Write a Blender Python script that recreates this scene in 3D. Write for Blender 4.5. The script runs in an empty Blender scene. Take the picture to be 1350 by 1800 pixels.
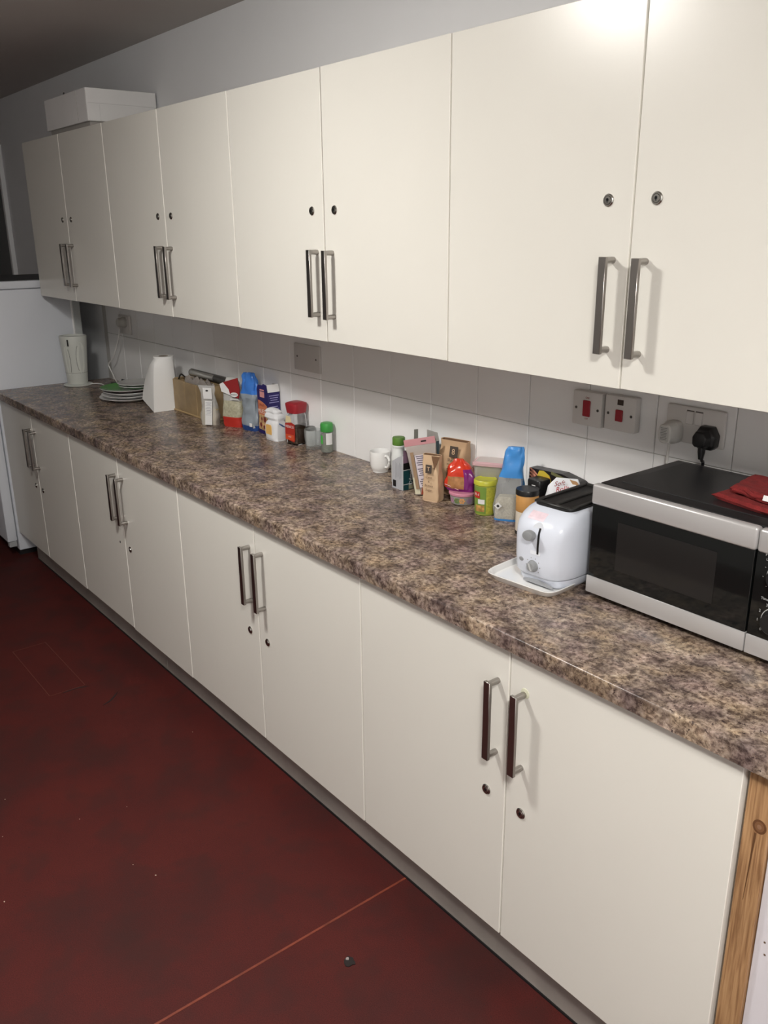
import bpy, bmesh, math, random
from mathutils import Vector, Matrix, noise
random.seed(7)
S = bpy.context.scene
C = S.collection
PI = math.pi

# ------------------------------------------------------------------ camera
cam_d = bpy.data.cameras.new('camera'); cam = bpy.data.objects.new('camera', cam_d); C.objects.link(cam)
cr = Vector((0.62120844, 0.7835877, -0.00950722)); cu = Vector((-0.23959123, 0.20146499, 0.94974096)); cf = Vector((-0.74612071, 0.58770926, -0.31289249))
M = Matrix((cr, cu, -cf)).transposed().to_4x4(); M.translation = Vector((4.55336731, -1.71471256, 1.63469126))
cam.matrix_world = M
cam_d.sensor_fit = 'VERTICAL'; cam_d.sensor_height = 36.0; cam_d.lens = 36.0 * 1519.02 / 1800.0
cam_d.clip_start = 0.05; cam_d.clip_end = 50
S.camera = cam

# ------------------------------------------------------------------ world, exposure
w = bpy.data.worlds.new('world'); S.world = w; w.use_nodes = True
w.node_tree.nodes['Background'].inputs[0].default_value = (0.55, 0.6, 0.7, 1)
w.node_tree.nodes['Background'].inputs[1].default_value = 0.05
S.view_settings.view_transform = 'Standard'; S.view_settings.look = 'None'
S.view_settings.gamma = 1.0; S.view_settings.use_curve_mapping = False
S.view_settings.exposure = 0.0
# ceiling lamps: (x, y, dome radius, emission strength); the fittings are built in ceiling_lamp() below
LAMPS = [(2.58, -1.46, 0.13, 194.0), (4.90, -1.80, 0.16, 240.0)]
LAMP_COLOUR = (1.0, 0.965, 0.91)

# ------------------------------------------------------------------ materials
MATS = {}
def mat(name, col=(0.8, 0.8, 0.8), rough=0.5, metal=0.0, spec=0.5, trans=0.0, coat=0.0, vary=0.0, vscale=8.0, bump=0.0, bscale=200.0, ior=1.45, emit=None):
    if name in MATS: return MATS[name]
    m = bpy.data.materials.new(name); m.use_nodes = True
    nt = m.node_tree; b = nt.nodes['Principled BSDF']
    b.inputs['Base Color'].default_value = (*col, 1); b.inputs['Roughness'].default_value = rough
    b.inputs['Metallic'].default_value = metal; b.inputs['Specular IOR Level'].default_value = spec
    b.inputs['Transmission Weight'].default_value = trans; b.inputs['Coat Weight'].default_value = coat
    b.inputs['IOR'].default_value = ior
    tc = nt.nodes.new('ShaderNodeTexCoord')
    if vary:
        n = nt.nodes.new('ShaderNodeTexNoise'); n.inputs['Scale'].default_value = vscale; n.inputs['Detail'].default_value = 5
        nt.links.new(tc.outputs['Object'], n.inputs['Vector'])
        r = nt.nodes.new('ShaderNodeValToRGB')
        r.color_ramp.elements[0].position = 0.3; r.color_ramp.elements[1].position = 0.7
        r.color_ramp.elements[0].color = (*[c * (1 - vary) for c in col], 1)
        r.color_ramp.elements[1].color = (*[min(1, c * (1 + vary)) for c in col], 1)
        nt.links.new(n.outputs['Fac'], r.inputs['Fac']); nt.links.new(r.outputs['Color'], b.inputs['Base Color'])
    if bump:
        n2 = nt.nodes.new('ShaderNodeTexNoise'); n2.inputs['Scale'].default_value = bscale; n2.inputs['Detail'].default_value = 3
        nt.links.new(tc.outputs['Object'], n2.inputs['Vector'])
        bp = nt.nodes.new('ShaderNodeBump'); bp.inputs['Strength'].default_value = bump; bp.inputs['Distance'].default_value = 0.002
        nt.links.new(n2.outputs['Fac'], bp.inputs['Height']); nt.links.new(bp.outputs['Normal'], b.inputs['Normal'])
    if emit:
        b.inputs['Emission Color'].default_value = (*emit[0], 1); b.inputs['Emission Strength'].default_value = emit[1]
    MATS[name] = m
    return m

def film(name, tint=(0.9, 0.9, 0.9), clear=0.7, rough=0.15):
    if name in MATS: return MATS[name]
    m = bpy.data.materials.new(name); m.use_nodes = True
    nt = m.node_tree; nt.nodes.clear()
    out = nt.nodes.new('ShaderNodeOutputMaterial'); mx = nt.nodes.new('ShaderNodeMixShader')
    tr = nt.nodes.new('ShaderNodeBsdfTransparent'); tr.inputs[0].default_value = (*[min(1, 0.5 + 0.5 * t) for t in tint], 1)
    p = nt.nodes.new('ShaderNodeBsdfPrincipled'); p.inputs['Base Color'].default_value = (*tint, 1); p.inputs['Roughness'].default_value = rough
    mx.inputs[0].default_value = clear
    nt.links.new(p.outputs[0], mx.inputs[1]); nt.links.new(tr.outputs[0], mx.inputs[2]); nt.links.new(mx.outputs[0], out.inputs[0])
    MATS[name] = m
    return m

def N(nt, t, **kw):
    n = nt.nodes.new(t)
    for k, v in kw.items():
        if k in n.inputs: n.inputs[k].default_value = v
        else: setattr(n, k, v)
    return n
def ramp(nt, stops):
    r = nt.nodes.new('ShaderNodeValToRGB')
    e = r.color_ramp.elements
    while len(e) < len(stops): e.new(0.5)
    for el, (p, c) in zip(e, stops): el.position = p; el.color = (*c, 1)
    return r
def mixc(nt, fac, a, b, mode='MIX'):
    m = nt.nodes.new('ShaderNodeMix'); m.data_type = 'RGBA'; m.blend_type = mode
    def put(i, v):
        if isinstance(v, tuple): m.inputs[i].default_value = (*v, 1)
        elif isinstance(v, float): m.inputs[i].default_value = v
        else: nt.links.new(v, m.inputs[i])
    put(0, fac); put(6, a); put(7, b)
    return m.outputs[2]

def worktop_material():
    m = bpy.data.materials.new('granite_laminate'); m.use_nodes = True; nt = m.node_tree; b = nt.nodes['Principled BSDF']
    tc = N(nt, 'ShaderNodeTexCoord')
    big = N(nt, 'ShaderNodeTexNoise', Scale=9.0, Detail=4.0, Roughness=0.6); nt.links.new(tc.outputs['Object'], big.inputs['Vector'])
    mid = N(nt, 'ShaderNodeTexNoise', Scale=85.0, Detail=8.0, Roughness=0.68, Distortion=0.3); nt.links.new(tc.outputs['Object'], mid.inputs['Vector'])
    mp = N(nt, 'ShaderNodeMapping'); mp.inputs['Location'].default_value = (3.1, 7.7, 1.3); nt.links.new(tc.outputs['Object'], mp.inputs['Vector'])
    fine = N(nt, 'ShaderNodeTexNoise', Scale=130.0, Detail=6.0, Roughness=0.7, Distortion=0.6); nt.links.new(mp.outputs[0], fine.inputs['Vector'])
    tint = N(nt, 'ShaderNodeTexNoise', Scale=16.0, Detail=2.0); nt.links.new(mp.outputs[0], tint.inputs['Vector'])
    base = ramp(nt, [(0.30, (0.060, 0.044, 0.039)), (0.43, (0.165, 0.127, 0.106)), (0.53, (0.335, 0.270, 0.222)), (0.70, (0.51, 0.44, 0.38))])
    nt.links.new(mid.outputs['Fac'], base.inputs['Fac'])
    pr = ramp(nt, [(0.36, (0.52, 0.48, 0.50)), (0.66, (1.12, 1.08, 1.0))]); nt.links.new(big.outputs['Fac'], pr.inputs['Fac'])
    c1 = mixc(nt, 1.0, base.outputs['Color'], pr.outputs['Color'], 'MULTIPLY')
    tr = ramp(nt, [(0.35, (0.97, 0.94, 1.02)), (0.5, (1, 1, 1)), (0.68, (1.06, 1.02, 0.88))]); nt.links.new(tint.outputs['Fac'], tr.inputs['Fac'])
    c2 = mixc(nt, 1.0, c1, tr.outputs['Color'], 'MULTIPLY')
    clus = N(nt, 'ShaderNodeTexNoise', Scale=26.0, Detail=5.0, Roughness=0.65); nt.links.new(mp.outputs[0], clus.inputs['Vector'])
    cr2 = ramp(nt, [(0.36, (0.50, 0.47, 0.47)), (0.50, (1.0, 1.0, 1.0)), (0.64, (1.30, 1.27, 1.25))]); nt.links.new(clus.outputs['Fac'], cr2.inputs['Fac'])
    c2 = mixc(nt, 1.0, c2, cr2.outputs['Color'], 'MULTIPLY')
    fr = ramp(nt, [(0.35, (1, 1, 1)), (0.43, (0, 0, 0))]); nt.links.new(fine.outputs['Fac'], fr.inputs['Fac'])
    c3 = mixc(nt, fr.outputs['Color'], c2, (0.035, 0.022, 0.022))
    nt.links.new(c3, b.inputs['Base Color'])
    b.inputs['Roughness'].default_value = 0.27; b.inputs['Specular IOR Level'].default_value = 0.45
    return m

def floor_material():
    m = bpy.data.materials.new('red_vinyl'); m.use_nodes = True; nt = m.node_tree; b = nt.nodes['Principled BSDF']
    tc = N(nt, 'ShaderNodeTexCoord')
    big = N(nt, 'ShaderNodeTexNoise', Scale=2.2, Detail=5.0, Roughness=0.62); nt.links.new(tc.outputs['Object'], big.inputs['Vector'])
    fine = N(nt, 'ShaderNodeTexNoise', Scale=420.0, Detail=2.0); nt.links.new(tc.outputs['Object'], fine.inputs['Vector'])
    sp = N(nt, 'ShaderNodeTexVoronoi', Scale=34.0); nt.links.new(tc.outputs['Object'], sp.inputs['Vector'])
    sm = N(nt, 'ShaderNodeTexNoise', Scale=9.0, Detail=3.0); nt.links.new(tc.outputs['Object'], sm.inputs['Vector'])
    base = ramp(nt, [(0.30, (0.042, 0.011, 0.010)), (0.5, (0.066, 0.0105, 0.009)), (0.70, (0.080, 0.012, 0.0095))])
    nt.links.new(big.outputs['Fac'], base.inputs['Fac'])
    fr = ramp(nt, [(0.3, (0.72, 0.72, 0.72)), (0.7, (1.25, 1.25, 1.25))]); nt.links.new(fine.outputs['Fac'], fr.inputs['Fac'])
    c1 = mixc(nt, 1.0, base.outputs['Color'], fr.outputs['Color'], 'MULTIPLY')
    s2 = ramp(nt, [(0.36, (0.45, 0.45, 0.45)), (0.5, (0, 0, 0))]); nt.links.new(sm.outputs['Fac'], s2.inputs['Fac'])
    c2 = mixc(nt, s2.outputs['Color'], c1, (0.040, 0.012, 0.0105))
    vs = ramp(nt, [(0.045, (1, 1, 1)), (0.06, (0, 0, 0))]); nt.links.new(sp.outputs['Distance'], vs.inputs['Fac'])
    c3 = mixc(nt, vs.outputs['Color'], c2, (0.03, 0.012, 0.012))
    nt.links.new(c3, b.inputs['Base Color'])
    b.inputs['Roughness'].default_value = 0.65; b.inputs['Specular IOR Level'].default_value = 0.22
    bp = N(nt, 'ShaderNodeBump', Strength=0.25, Distance=0.001); nt.links.new(fine.outputs['Fac'], bp.inputs['Height']); nt.links.new(bp.outputs[0], b.inputs['Normal'])
    return m

def pine_material():
    m = bpy.data.materials.new('pine'); m.use_nodes = True; nt = m.node_tree; b = nt.nodes['Principled BSDF']
    tc = N(nt, 'ShaderNodeTexCoord'); mp = N(nt, 'ShaderNodeMapping'); mp.inputs['Scale'].default_value = (1, 1, 0.045)
    nt.links.new(tc.outputs['Object'], mp.inputs['Vector'])
    n = N(nt, 'ShaderNodeTexNoise', Scale=230.0, Detail=3.0, Distortion=0.4); nt.links.new(mp.outputs[0], n.inputs['Vector'])
    n2 = N(nt, 'ShaderNodeTexNoise', Scale=5.0, Detail=2.0); nt.links.new(tc.outputs['Object'], n2.inputs['Vector'])
    r = ramp(nt, [(0.33, (0.25, 0.135, 0.062)), (0.55, (0.42, 0.255, 0.128)), (0.75, (0.50, 0.325, 0.17))]); nt.links.new(n.outputs['Fac'], r.inputs['Fac'])
    r2 = ramp(nt, [(0.35, (0.8, 0.74, 0.68)), (0.65, (1.05, 1.0, 0.95))]); nt.links.new(n2.outputs['Fac'], r2.inputs['Fac'])
    nt.links.new(mixc(nt, 1.0, r.outputs['Color'], r2.outputs['Color'], 'MULTIPLY'), b.inputs['Base Color'])
    b.inputs['Roughness'].default_value = 0.6
    return m

M_work = worktop_material(); M_floor = floor_material(); M_pine = pine_material()
M_door = mat('cream_laminate', (0.75, 0.735, 0.68), 0.27, spec=0.5, vary=0.012, vscale=3)
M_edge = mat('white_edging', (0.88, 0.86, 0.80), 0.4)
M_carc = mat('cream_board', (0.62, 0.58, 0.50), 0.5)
M_metal = mat('brushed_nickel', (0.37, 0.35, 0.33), 0.30, metal=1.0)
M_lock = mat('lock_nickel', (0.48, 0.47, 0.44), 0.22, metal=1.0)
M_black = mat('black_plastic', (0.012, 0.012, 0.013), 0.35)
M_blackm = mat('black_paint', (0.014, 0.014, 0.015), 0.42)
M_tile = mat('white_glazed_tile', (0.88, 0.88, 0.88), 0.16, spec=0.5, vary=0.015, vscale=2)
M_grout = mat('grey_grout', (0.50, 0.49, 0.47), 0.9)
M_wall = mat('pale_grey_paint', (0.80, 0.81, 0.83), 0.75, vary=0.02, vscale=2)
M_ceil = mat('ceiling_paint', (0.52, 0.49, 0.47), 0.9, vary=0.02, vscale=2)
M_dark = mat('dark_grey_paint', (0.16, 0.165, 0.17), 0.6)
M_plinth = mat('dirty_plinth_board', (0.33, 0.30, 0.275), 0.55, vary=0.15, vscale=6)
M_white = mat('white_plastic', (0.80, 0.80, 0.80), 0.3)
M_cool = mat('white_enamel', (0.66, 0.69, 0.74), 0.3)
M_china = mat('white_china', (0.80, 0.80, 0.79), 0.12, coat=0.3)
M_paper = mat('white_paper', (0.82, 0.82, 0.81), 0.85)
M_glass = mat('clear_glass', (1, 1, 1), 0.02, trans=1.0, ior=1.45)
M_clear = film('clear_film', (0.85, 0.86, 0.86), 0.68, 0.12)

# ------------------------------------------------------------------ mesh helpers
def obj(name, bm, mats, parent=None, smooth=False, loc=None):
    me = bpy.data.meshes.new(name)
    bmesh.ops.recalc_face_normals(bm, faces=bm.faces[:])
    bm.to_mesh(me); bm.free()
    for m in (mats if isinstance(mats, (list, tuple)) else [mats]): me.materials.append(m)
    if smooth:
        for p in me.polygons: p.use_smooth = True
        try: me.set_sharp_from_angle(angle=math.radians(42))
        except Exception: pass
    o = bpy.data.objects.new(name, me); C.objects.link(o)
    if parent: o.parent = parent
    if loc is not None: o.location = loc
    return o
def tag(o, label=None, cat=None, group=None, kind=None):
    if label: o['label'] = label
    if cat: o['category'] = cat
    if group: o['group'] = group
    if kind: o['kind'] = kind
    return o
def thing(name, label, cat, loc=(0, 0, 0), rotz=0.0, group=None):
    o = bpy.data.objects.new(name, None); C.objects.link(o); o.empty_display_size = 0.05
    o.location = loc; o.rotation_euler = (0, 0, rotz)
    return tag(o, label, cat, group)
def BM(): return bmesh.new()
def box(bm, x0, x1, y0, y1, z0, z1, bev=0.0, seg=1, mi=0):
    t = bmesh.new()
    vs = [t.verts.new((x, y, z)) for x in (x0, x1) for y in (y0, y1) for z in (z0, z1)]
    for f in ((0, 1, 3, 2), (4, 6, 7, 5), (0, 4, 5, 1), (2, 3, 7, 6), (0, 2, 6, 4), (1, 5, 7, 3)): t.faces.new([vs[i] for i in f])
    if bev: bmesh.ops.bevel(t, geom=t.edges[:], offset=bev, segments=seg, profile=0.5, affect='EDGES')
    merge(bm, t, mi)
def merge(bm, t, mi=0, mtx=None):
    if mtx is not None: bmesh.ops.transform(t, matrix=mtx, verts=t.verts)
    mp = {v: bm.verts.new(v.co) for v in t.verts}
    for f in t.faces:
        try:
            nf = bm.faces.new([mp[v] for v in f.verts]); nf.material_index = mi if mi else f.material_index; nf.smooth = f.smooth
        except ValueError: pass
    t.free()
def loft(bm, rings, cap0=True, cap1=True, mif=None, closed=True):
    R = [[bm.verts.new(p) for p in r] for r in rings]; n = len(R[0])
    for i in range(len(R) - 1):
        for j in range(n if closed else n - 1):
            k = (j + 1) % n
            f = bm.faces.new((R[i][j], R[i][k], R[i + 1][k], R[i + 1][j]))
            if mif: f.material_index = mif(i, j)
    if cap0: f = bm.faces.new(R[0][::-1]); f.material_index = mif(0, 0) if mif else 0
    if cap1: f = bm.faces.new(R[-1]); f.material_index = mif(len(R) - 2, 0) if mif else 0
    return R
def lathe(bm, prof, n=28, c=(0, 0, 0), mif=None, cap0=True, cap1=True):
    rings = [[(c[0] + r * math.cos(2 * PI * j / n), c[1] + r * math.sin(2 * PI * j / n), c[2] + z) for j in range(n)] for r, z in prof]
    return loft(bm, rings, cap0, cap1, mif)
def tube(bm, pts, r, n=8, caps=True):
    pts = [Vector(p) for p in pts]; rings = []
    for i, p in enumerate(pts):
        d = (pts[min(i + 1, len(pts) - 1)] - pts[max(i - 1, 0)]).normalized()
        a = d.cross(Vector((0, 0, 1)));
        if a.length < 0.05: a = d.cross(Vector((1, 0, 0)))
        a.normalize(); b = d.cross(a)
        rings.append([p + a * (r * math.cos(2 * PI * j / n)) + b * (r * math.sin(2 * PI * j / n)) for j in range(n)])
    loft(bm, rings, caps, caps)
def smooth_path(pts, k=6):
    pts = [Vector(p) for p in pts]; out = []
    for i in range(len(pts) - 1):
        p0 = pts[max(i - 1, 0)]; p1 = pts[i]; p2 = pts[i + 1]; p3 = pts[min(i + 2, len(pts) - 1)]
        for j in range(k):
            t = j / k
            out.append(0.5 * ((2 * p1) + (p2 - p0) * t + (2 * p0 - 5 * p1 + 4 * p2 - p3) * t * t + (3 * p1 - p0 - 3 * p2 + p3) * t ** 3))
    out.append(pts[-1]); return out
def sring(cx, cy, z, hx, hy, n=24, e=4.0, rot=0.0, wob=0.0, seed=0.0):
    out = []
    for j in range(n):
        t = 2 * PI * (j + 0.5) / n; c, s = math.cos(t), math.sin(t)
        x = math.copysign(abs(c) ** (2 / e), c) * hx; y = math.copysign(abs(s) ** (2 / e), s) * hy
        if wob:
            q = noise.noise(Vector((c * 1.7 + seed, s * 1.7, z * 38 + seed))); x += c * q * wob; y += s * q * wob
        cr_, sr_ = math.cos(rot), math.sin(rot)
        out.append(Vector((cx + x * cr_ - y * sr_, cy + x * sr_ + y * cr_, z)))
    return out
def sbag(bm, secs, n=28, e=5.0, wob=0.003, seed=0.0, mif=None, sub=4, cap0=True, cap1=True):
    # secs: (z, hx, hy, ox, oy); smoothly interpolated rings
    rings = []
    for i in range(len(secs) - 1):
        a, b = secs[i], secs[i + 1]
        for k in range(sub):
            t = k / sub; v = [a[q] * (1 - t) + b[q] * t for q in range(5)]
            rings.append(sring(v[3], v[4], v[0], v[1], v[2], n, e, 0, wob if (i or k) else wob * 0.3, seed))
    v = secs[-1]; rings.append(sring(v[3], v[4], v[0], v[1], v[2], n, e, 0, wob, seed))
    return loft(bm, rings, cap0, cap1, mif)
def cylpatch(bm, r, a0, a1, z0, z1, c=(0, 0), n=10, nz=1, r1=None, th=0.0006):
    # solid curved label; r at z0, r1 at z1
    r1 = r if r1 is None else r1
    def P(k, q, d):
        a = a0 + (a1 - a0) * k / n; f = q / nz; rr = r + (r1 - r) * f + d
        return (c[0] + rr * math.cos(a), c[1] + rr * math.sin(a), z0 + (z1 - z0) * f)
    rings = []
    for k in range(n + 1):
        rings.append([P(k, q, th) for q in range(nz + 1)] + [P(k, q, 0.0) for q in range(nz, -1, -1)])
    loft(bm, rings)
def slab(bm, o, u, v, w, t, th, mi=0):
    # thin box: centre o, half extents w along u, t along v, thickness th outwards along u x v
    o, u, v = Vector(o), Vector(u).normalized(), Vector(v).normalized(); nn = u.cross(v)
    q = [[bm.verts.new(o + u * sx * w + v * sy * t + nn * d) for sx, sy in ((-1, -1), (1, -1), (1, 1), (-1, 1))] for d in (0, th)]
    fs = [q[0][::-1], q[1]] + [[q[0][i], q[0][(i + 1) % 4], q[1][(i + 1) % 4], q[1][i]] for i in range(4)]
    for f in fs: bm.faces.new(f).material_index = mi
def text(parent, s, size, o, u, v, m, name='lettering', align='CENTER', shear=0.0):
    cu_ = bpy.data.curves.new('t', 'FONT'); cu_.body = s; cu_.size = size; cu_.align_x = align; cu_.align_y = 'CENTER'; cu_.extrude = 0.0001; cu_.resolution_u = 2; cu_.shear = shear
    to = bpy.data.objects.new('t', cu_); C.objects.link(to)
    dg = bpy.context.evaluated_depsgraph_get(); dg.update()
    me = bpy.data.meshes.new_from_object(to.evaluated_get(dg)); bpy.data.objects.remove(to); bpy.data.curves.remove(cu_)
    u, v = Vector(u).normalized(), Vector(v).normalized(); nn = u.cross(v)
    mt = Matrix((u, v, nn)).transposed().to_4x4(); mt.translation = Vector(o)
    me.transform(mt); me.materials.clear(); me.materials.append(m); me.name = name
    ob = bpy.data.objects.new(name, me); C.objects.link(ob); ob.parent = parent
    return ob
def copy_part(o, parent):
    c = o.copy(); C.objects.link(c); c.parent = parent; return c
X, Y, Z = Vector((1, 0, 0)), Vector((0, 1, 0)), Vector((0, 0, 1))

W = 0.8815          # worktop height
ZC = 2.379          # ceiling
YU = -0.3126        # front of wall cabinet doors
YL = -0.5692        # front of base cabinet doors

# ------------------------------------------------------------------ setting
def struct(name, bm, m, parent=None, smooth=False):
    o = obj(name, bm, m, parent, smooth)
    if not parent: o['kind'] = 'structure'
    return o
b = BM(); box(b, -1.9, 6.0, -2.9, 0.1, -0.1, 0.0); floor = struct('floor', b, M_floor)
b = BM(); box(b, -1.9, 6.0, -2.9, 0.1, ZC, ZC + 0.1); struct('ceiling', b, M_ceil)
b = BM(); box(b, -1.9, 6.0, 0.006, 0.1, 0.0, ZC); wall = struct('wall_back', b, [M_wall])
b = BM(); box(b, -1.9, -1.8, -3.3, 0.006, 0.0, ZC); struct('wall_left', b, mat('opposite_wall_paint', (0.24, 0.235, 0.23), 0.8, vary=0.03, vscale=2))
b = BM(); box(b, 5.9, 6.0, -3.3, 0.006, 0.0, ZC); struct('wall_right', b, M_wall)
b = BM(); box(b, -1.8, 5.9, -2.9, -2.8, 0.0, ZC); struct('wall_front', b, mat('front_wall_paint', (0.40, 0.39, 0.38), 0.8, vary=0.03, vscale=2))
# grout bed and tiles of the splashback
b = BM(); box(b, 0.0, 4.62, 0.0035, 0.0062, W - 0.03, 1.37); obj('grout', b, M_grout, wall)
def tile_mesh(h):
    b = BM(); hw = 0.1968 / 2 - 0.0011; box(b, -hw, hw, 0.0, 0.006, 0.0011, h - 0.0011, 0.0012); me = bpy.data.meshes.new('tile')
    bmesh.ops.recalc_face_normals(b, faces=b.faces[:]); b.to_mesh(me); b.free(); me.materials.append(M_tile); return me
tm = [tile_mesh(1.1244 - 0.8795), tile_mesh(0.245)]
for row, z in enumerate((0.8795, 1.1244)):
    for k in range(-10, 13):
        o = bpy.data.objects.new('tile', tm[row]); C.objects.link(o); o.parent = wall
        o.location = (2.0225 + 0.1968 * (k + 0.5), 0.0, z)
# dark doorway at the far end of the wall
d1 = BM(); box(d1, -1.78, -1.42, -0.012, 0.008, 0.0, 2.1); dr = struct('door_1', d1, M_dark)
b = BM(); box(b, -1.42, -1.385, -0.02, 0.007, 0.0, 2.14, 0.003); obj('door_frame', b, mat('frame_paint', (0.85, 0.86, 0.87), 0.5), dr)
# floor details
b = BM(); box(b, 3.113, 3.119, -3.2, -0.52, -0.001, 0.0009); obj('weld_seam', b, mat('orange_weld', (0.17, 0.036, 0.018), 0.55, vary=0.3, vscale=30), floor)
b = BM()
for x0, x1, y0, y1 in ((1.11, 1.567, -0.9445, -0.9415), (1.11, 1.567, -0.8125, -0.8095), (1.109, 1.112, -0.9445, -0.8095), (1.565, 1.568, -0.9445, -0.8095)):
    box(b, x0, x1, y0, y1, -0.001, 0.0009)
obj('hatch_seam', b, mat('hatch_seam', (0.10, 0.022, 0.015), 0.6), floor)
def blob(cx, cy, r, n=14, seed=1.0, z=0.0009, m=None, name='stain'):
    b = bmesh.new(); top = []
    for k in range(n):
        a = 2 * PI * k / n; rr = r * (0.75 + 0.5 * noise.noise(Vector((math.cos(a) * 1.4 + seed, math.sin(a) * 1.4, seed))) + 0.15 * random.random())
        top.append((cx + rr * math.cos(a) * 1.2, cy + rr * math.sin(a)))
    loft(b, [[(x, y, -0.001) for x, y in top], [(x, y, z) for x, y in top]])
    return obj(name, b, m or mat('black_stain', (0.012, 0.008, 0.008), 0.5), floor)
blob(3.245, -0.80, 0.016, seed=3.0, z=0.002); blob(3.236, -0.80, 0.004, 8, seed=5, z=0.004, m=mat('grey_fleck', (0.3, 0.26, 0.25), 0.6))
def scuff(pts, r=0.004):
    b = BM(); pp = smooth_path([(x, y, 0) for x, y in pts], 5); rings = []
    for i, p in enumerate(pp):
        d = (pp[min(i + 1, len(pp) - 1)] - pp[max(i - 1, 0)]).normalized(); s = Vector((-d.y, d.x, 0)); wv = r * math.sin(PI * (i + 0.3) / (len(pp) - 0.4))
        rings.append([p + s * wv + Vector((0, 0, -0.001)), p - s * wv + Vector((0, 0, -0.001)), p - s * wv + Vector((0, 0, 0.0008)), p + s * wv + Vector((0, 0, 0.0008))])
    loft(b, rings); obj('scuff_mark', b, mat('scuff', (0.022, 0.009, 0.009), 0.6), floor)
scuff([(1.575, -0.90), (1.57, -0.85), (1.585, -0.80)]); scuff([(1.755, -0.815), (1.735, -0.775), (1.695, -0.735)]); scuff([(1.49, -0.738), (1.492, -0.728), (1.491, -0.716)], 0.003)
for k in range(16):
    blob(random.uniform(1.4, 3.9), random.uniform(-1.7, -0.62), random.uniform(0.0012, 0.0022), 6, seed=k, m=mat('pale_crumb', (0.5, 0.38, 0.3), 0.7), name='crumb')

# ------------------------------------------------------------------ lamps
def ceiling_lamp(x, y, r, strength, label):
    t = thing('ceiling_light', label, 'light', (x, y, ZC), 0, None)
    b = BM(); lathe(b, [(r + 0.015, 0.0), (r + 0.015, -0.03), (r, -0.034)], 32); obj('base', b, M_white, t, True)
    b = BM(); lathe(b, [(r, -0.032), (r * 0.97, -0.042), (r * 0.85, -0.055), (r * 0.55, -0.067), (r * 0.2, -0.072)], 32); obj('diffuser', b, mat('lit_diffuser_%d' % int(x * 10), (0.9, 0.9, 0.9), 0.4, emit=(LAMP_COLOUR, strength)), t, True)
ceiling_lamp(*LAMPS[0], 'round ceiling light over the middle of the kitchen')
ceiling_lamp(*LAMPS[1], 'round ceiling light over the near end of the kitchen')

# ------------------------------------------------------------------ cabinets
def handle_bm(x, y, z0, z1):
    # flat bar with two round posts; y is the door face
    b = BM(); box(b, x - 0.0085, x + 0.0085, y - 0.034, y - 0.026, z0, z1, 0.0008)
    for z in (z0 + 0.0065, z1 - 0.0065):
        rings = [[(x + 0.0062 * math.cos(2 * PI * j / 14), yy, z + 0.0062 * math.sin(2 * PI * j / 14)) for j in range(14)] for yy in (y - 0.0275, y - 0.006, y + 0.001)]
        rings[1] = [(x + 0.0068 * math.cos(2 * PI * j / 14), y - 0.006, z + 0.0068 * math.sin(2 * PI * j / 14)) for j in range(14)]
        loft(b, rings)
    return b
def lock_bm(x, y, z, r=0.0118):
    b = BM(); n = 20
    def ring(rr, yy): return [(x + rr * math.cos(2 * PI * j / n), yy, z + rr * math.sin(2 * PI * j / n)) for j in range(n)]
    loft(b, [ring(r, y + 0.001), ring(r, y - 0.0015), ring(r * 0.86, y - 0.0032), ring(r * 0.7, y - 0.0032), ring(r * 0.66, y - 0.0020), ring(r * 0.6, y - 0.0040), ring(r * 0.2, y - 0.0042)])
    bm2 = bmesh.new(); box(bm2, x - 0.0011, x + 0.0011, y - 0.0046, y - 0.003, z - 0.0042, z + 0.0042); merge(b, bm2, 1)
    bm2 = bmesh.new(); box(bm2, x - 0.0026, x + 0.0026, y - 0.0046, y - 0.003, z - 0.0012, z + 0.0030); merge(b, bm2, 1)
    return b
def door(parent, x0, x1, y, z0, z1, hx, hz0, hz1, lx, lz, bare=False):
    b = BM(); box(b, x0 + 0.0022, x1 - 0.0022, y, y + 0.018, z0, z1, 0.0009)
    b.normal_update()
    for f in b.faces:
        if abs(f.normal.x) > 0.6: f.material_index = 1     # white lipping on the upright edges
    d = obj('door', b, [M_door, M_edge], parent)
    obj('handle', handle_bm(hx, y, hz0, hz1), M_metal, d, True)
    if bare:
        b = BM(); lathe(b, [(0.005, 0), (0.005, 0.0006)], 12)
        bmesh.ops.transform(b, matrix=Matrix.Translation((lx, y + 0.0001, lz)) @ Matrix.Rotation(PI / 2, 4, 'X'), verts=b.verts)
        obj('lock_hole', b, M_black, d)
    else:
        obj('lock', lock_bm(lx, y, lz), [M_lock, M_black], d, True)
    return d
ub = [0.045, 0.54, 1.036, 1.536, 2.03, 2.5245, 3.0225, 3.5205, 4.017]
lab_u = ['cream double door wall cabinet at the far end, under the white box', 'cream double door wall cabinet second from the far end, above the plates and roll',
         'cream double door wall cabinet above the grey blank wall plate', 'cream double door wall cabinet nearest the camera, above the microwave']
for i in range(4):
    t = thing('wall_cabinet', lab_u[i], 'cabinet', (0, 0, 0), 0, 'cream wall cabinets')
    x0, xm, x1 = ub[2 * i], ub[2 * i + 1], ub[2 * i + 2]
    b = BM(); box(b, x0 + 0.0005, x1 - 0.0005, YU + 0.0195, 0.0, 1.332, 2.0265, 0.001); obj('carcass', b, M_carc, t)
    door(t, x0, xm, YU, 1.3295, 2.027, xm - 0.036, 1.397, 1.578, xm - 0.056, 1.679)
    door(t, xm, x1, YU, 1.3305, 2.0275, xm + 0.0375, 1.395, 1.577, xm + 0.0505, 1.6795)
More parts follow.
